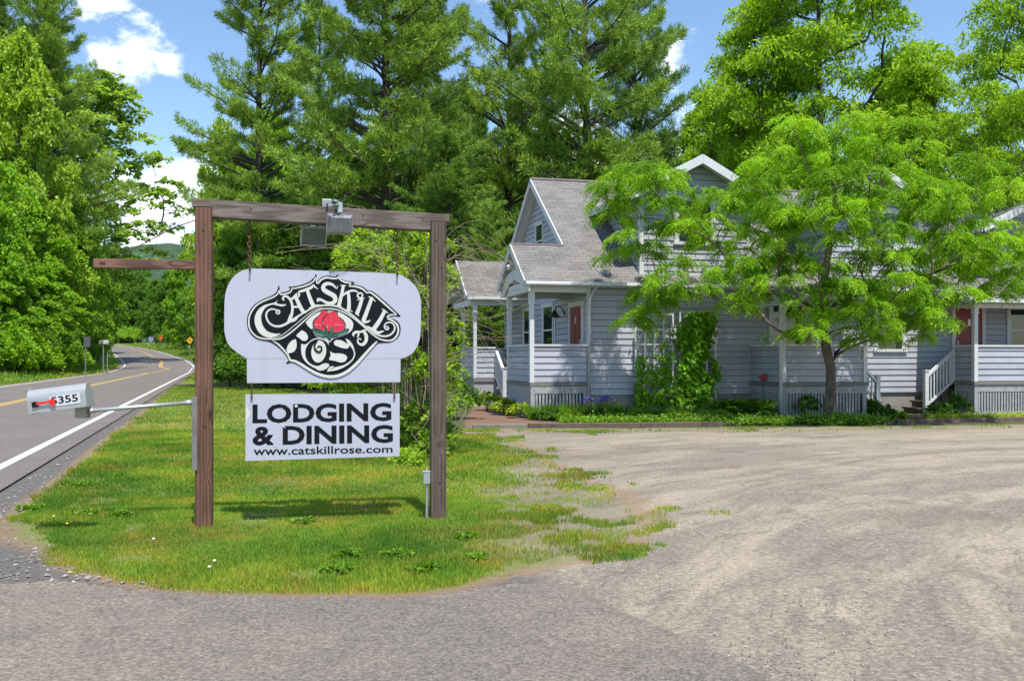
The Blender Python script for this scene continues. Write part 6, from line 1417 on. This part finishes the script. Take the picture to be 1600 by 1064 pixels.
for k in range(30):      # lower tangle by the post
    x0 = r.uniform(635, 720); d = 14.2+r.uniform(-.6, .6); y0 = r.uniform(600, 735)
    cane([W(x0, y0, d), W(x0+r.uniform(-25, 25), y0-30, d), W(x0+r.uniform(-45, 55), y0-r.uniform(40, 80), d)], .006, .05)
m.build('cane', M['twig'], ov, fix=False)
m = MB()      # dark uprights of the old arbor inside the bush
for x in (637, 664): p = W(x, 700, 14.9); m.tube([(p.x-bx_, p.y-by_, 0), (p.x-bx_, p.y-by_, 2.9)], .035, 6)
m.build('arbor_post', paint('dark arbor wood', (.06, .03, .025), .9, .1), ov)
r = np.random.default_rng(3)
for i, (x, y, R_, H_, lb) in enumerate([(590, 640, 1.5, 1.1, 'dark green shrub behind the lower sign board and the bush'), (408, 608, 2.4, 3.0, 'dark dense shrub just right of the left post at the end of the lawn'), (455, 607, 2.6, 2.8, 'dark dense shrub behind the lower left of the logo board'), (500, 612, 2.2, 2.2, 'dark dense shrub behind the lower middle of the logo board'), (374, 598, 1.6, 3.2, 'dark shrub seen tight beside the left post at the lawn end')]):
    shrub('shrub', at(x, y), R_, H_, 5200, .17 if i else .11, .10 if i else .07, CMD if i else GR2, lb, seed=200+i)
shrub('shrub', at(640, 706), .85, .75, 2600, .08, .05, GR2, 'dark low shrub between the text board and the right post', seed=221); shrub('shrub', at(600, 690), .6, .5, 1500, .08, .05, GR2, 'small dark shrub behind the right end of the text board', seed=222)
shrub('shrub', at(708, 655), .8, 1.1, 2600, .08, .05, GR2, 'dark leafy shrub right of the right sign post base', seed=223)
# across-the-road undergrowth
for i, (x, d, R_, H_, c, lb) in enumerate([(8, 74, 2.3, 2.4, CM, 'green bush at the far left edge above the tall grass'), (42, 80, 2.5, 2.8, CM, 'green bush in the middle above the tall grass'), (78, 88, 2.5, 2.8, CM, 'bright bush left of the dark backed road sign'), (108, 98, 2.5, 2.8, CM, 'bright bush beside the dark backed road sign'), (142, 124, 2.5, 3.2, CM, 'bush behind the pair of mailboxes'),
                                         (306, 155, 3.2, 3.8, CMD, 'dark bush beside the yellow diamond sign'), (286, 175, 3.4, 3.8, CMD, 'dark bush left of the yellow diamond sign'), (266, 192, 3.4, 3.8, CMD, 'bush just right of the orange sign'), (205, 240, 7, 4.5, CM, 'pale green bush at the end of the road'), (180, 250, 6, 5, CY, 'pale bush left of the road end')]):
    s = shrub('bush', ((x-800)/FPX*d, d, gz(d)), R_, H_, 3000, .3, .2, c, lb, 'bush', seed=300+i)
for i, (x, d, R_, H_, c, lb) in enumerate(LATER): shrub('bush', ((x-800)/FPX*d, d, gz(d)), R_, H_, 4200, .27, .18, c, lb, 'bush', seed=350+i)
# weeds and flowers in the lawn
for i, (x, y, R_, H_, lb) in enumerate([(128, 760, .17, .10, 'leafy weed in the grass nearest the road shoulder'), (134, 806, .15, .09, 'broad weed in the lawn left of the post'), (185, 745, .10, .08, 'small weed in the lawn below the mailbox'), (188, 808, .10, .12, 'single dark weed just left of the left post'), (50, 797, .16, .05, 'flat weed at the lawn tip near the road'), (475, 820, .14, .09, 'grey leaved weed between the two posts'),
                                         (548, 872, .13, .10, 'leafy weed in front of the lawn centre'), (625, 872, .16, .12, 'leafy weed below the right post'), (528, 896, .14, .09, 'weed near the asphalt edge'), (665, 894, .14, .09, 'weed near the lower right lawn edge'), (730, 842, .10, .07, 'weed at the bare patch right of the post'), (750, 876, .10, .06, 'weed at the lower right of the lawn')]):
    shrub('weed', at(x, y), R_*.8, H_*.65, 200, .045, .022, GR1, lb, 'weed', seed=400+i, stems=3)
def flower(x, y, mat, lb):
    g = G(x, y); t = empty('dandelion' if mat is M['petal_yellow'] else 'clover_flower', (g.x, g.y, 0), 0, lb, 'flower'); m = MB(); m.tube([(0, 0, 0), (.005, 0, .07)], .002, 4); m.build('stem', M['lamp'], t); m = MB(); m.tube([(.005, 0, .065), (.005, 0, .075), (.005, 0, .082)], [.004, .012, .007], 10); m.build('flower_head', mat, t)
flower(83, 819, M['petal_yellow'], 'yellow dandelion furthest left in the lawn'); flower(104, 831, M['petal_yellow'], 'yellow dandelion nearest the driveway at the left'); flower(239, 856, M['petal_white'], 'white clover head left of the post foot')
flower(334, 892, M['petal_white'], 'white clover head nearest the asphalt'); flower(326, 902, M['petal_white'], 'lower of the two white clover heads by the asphalt')
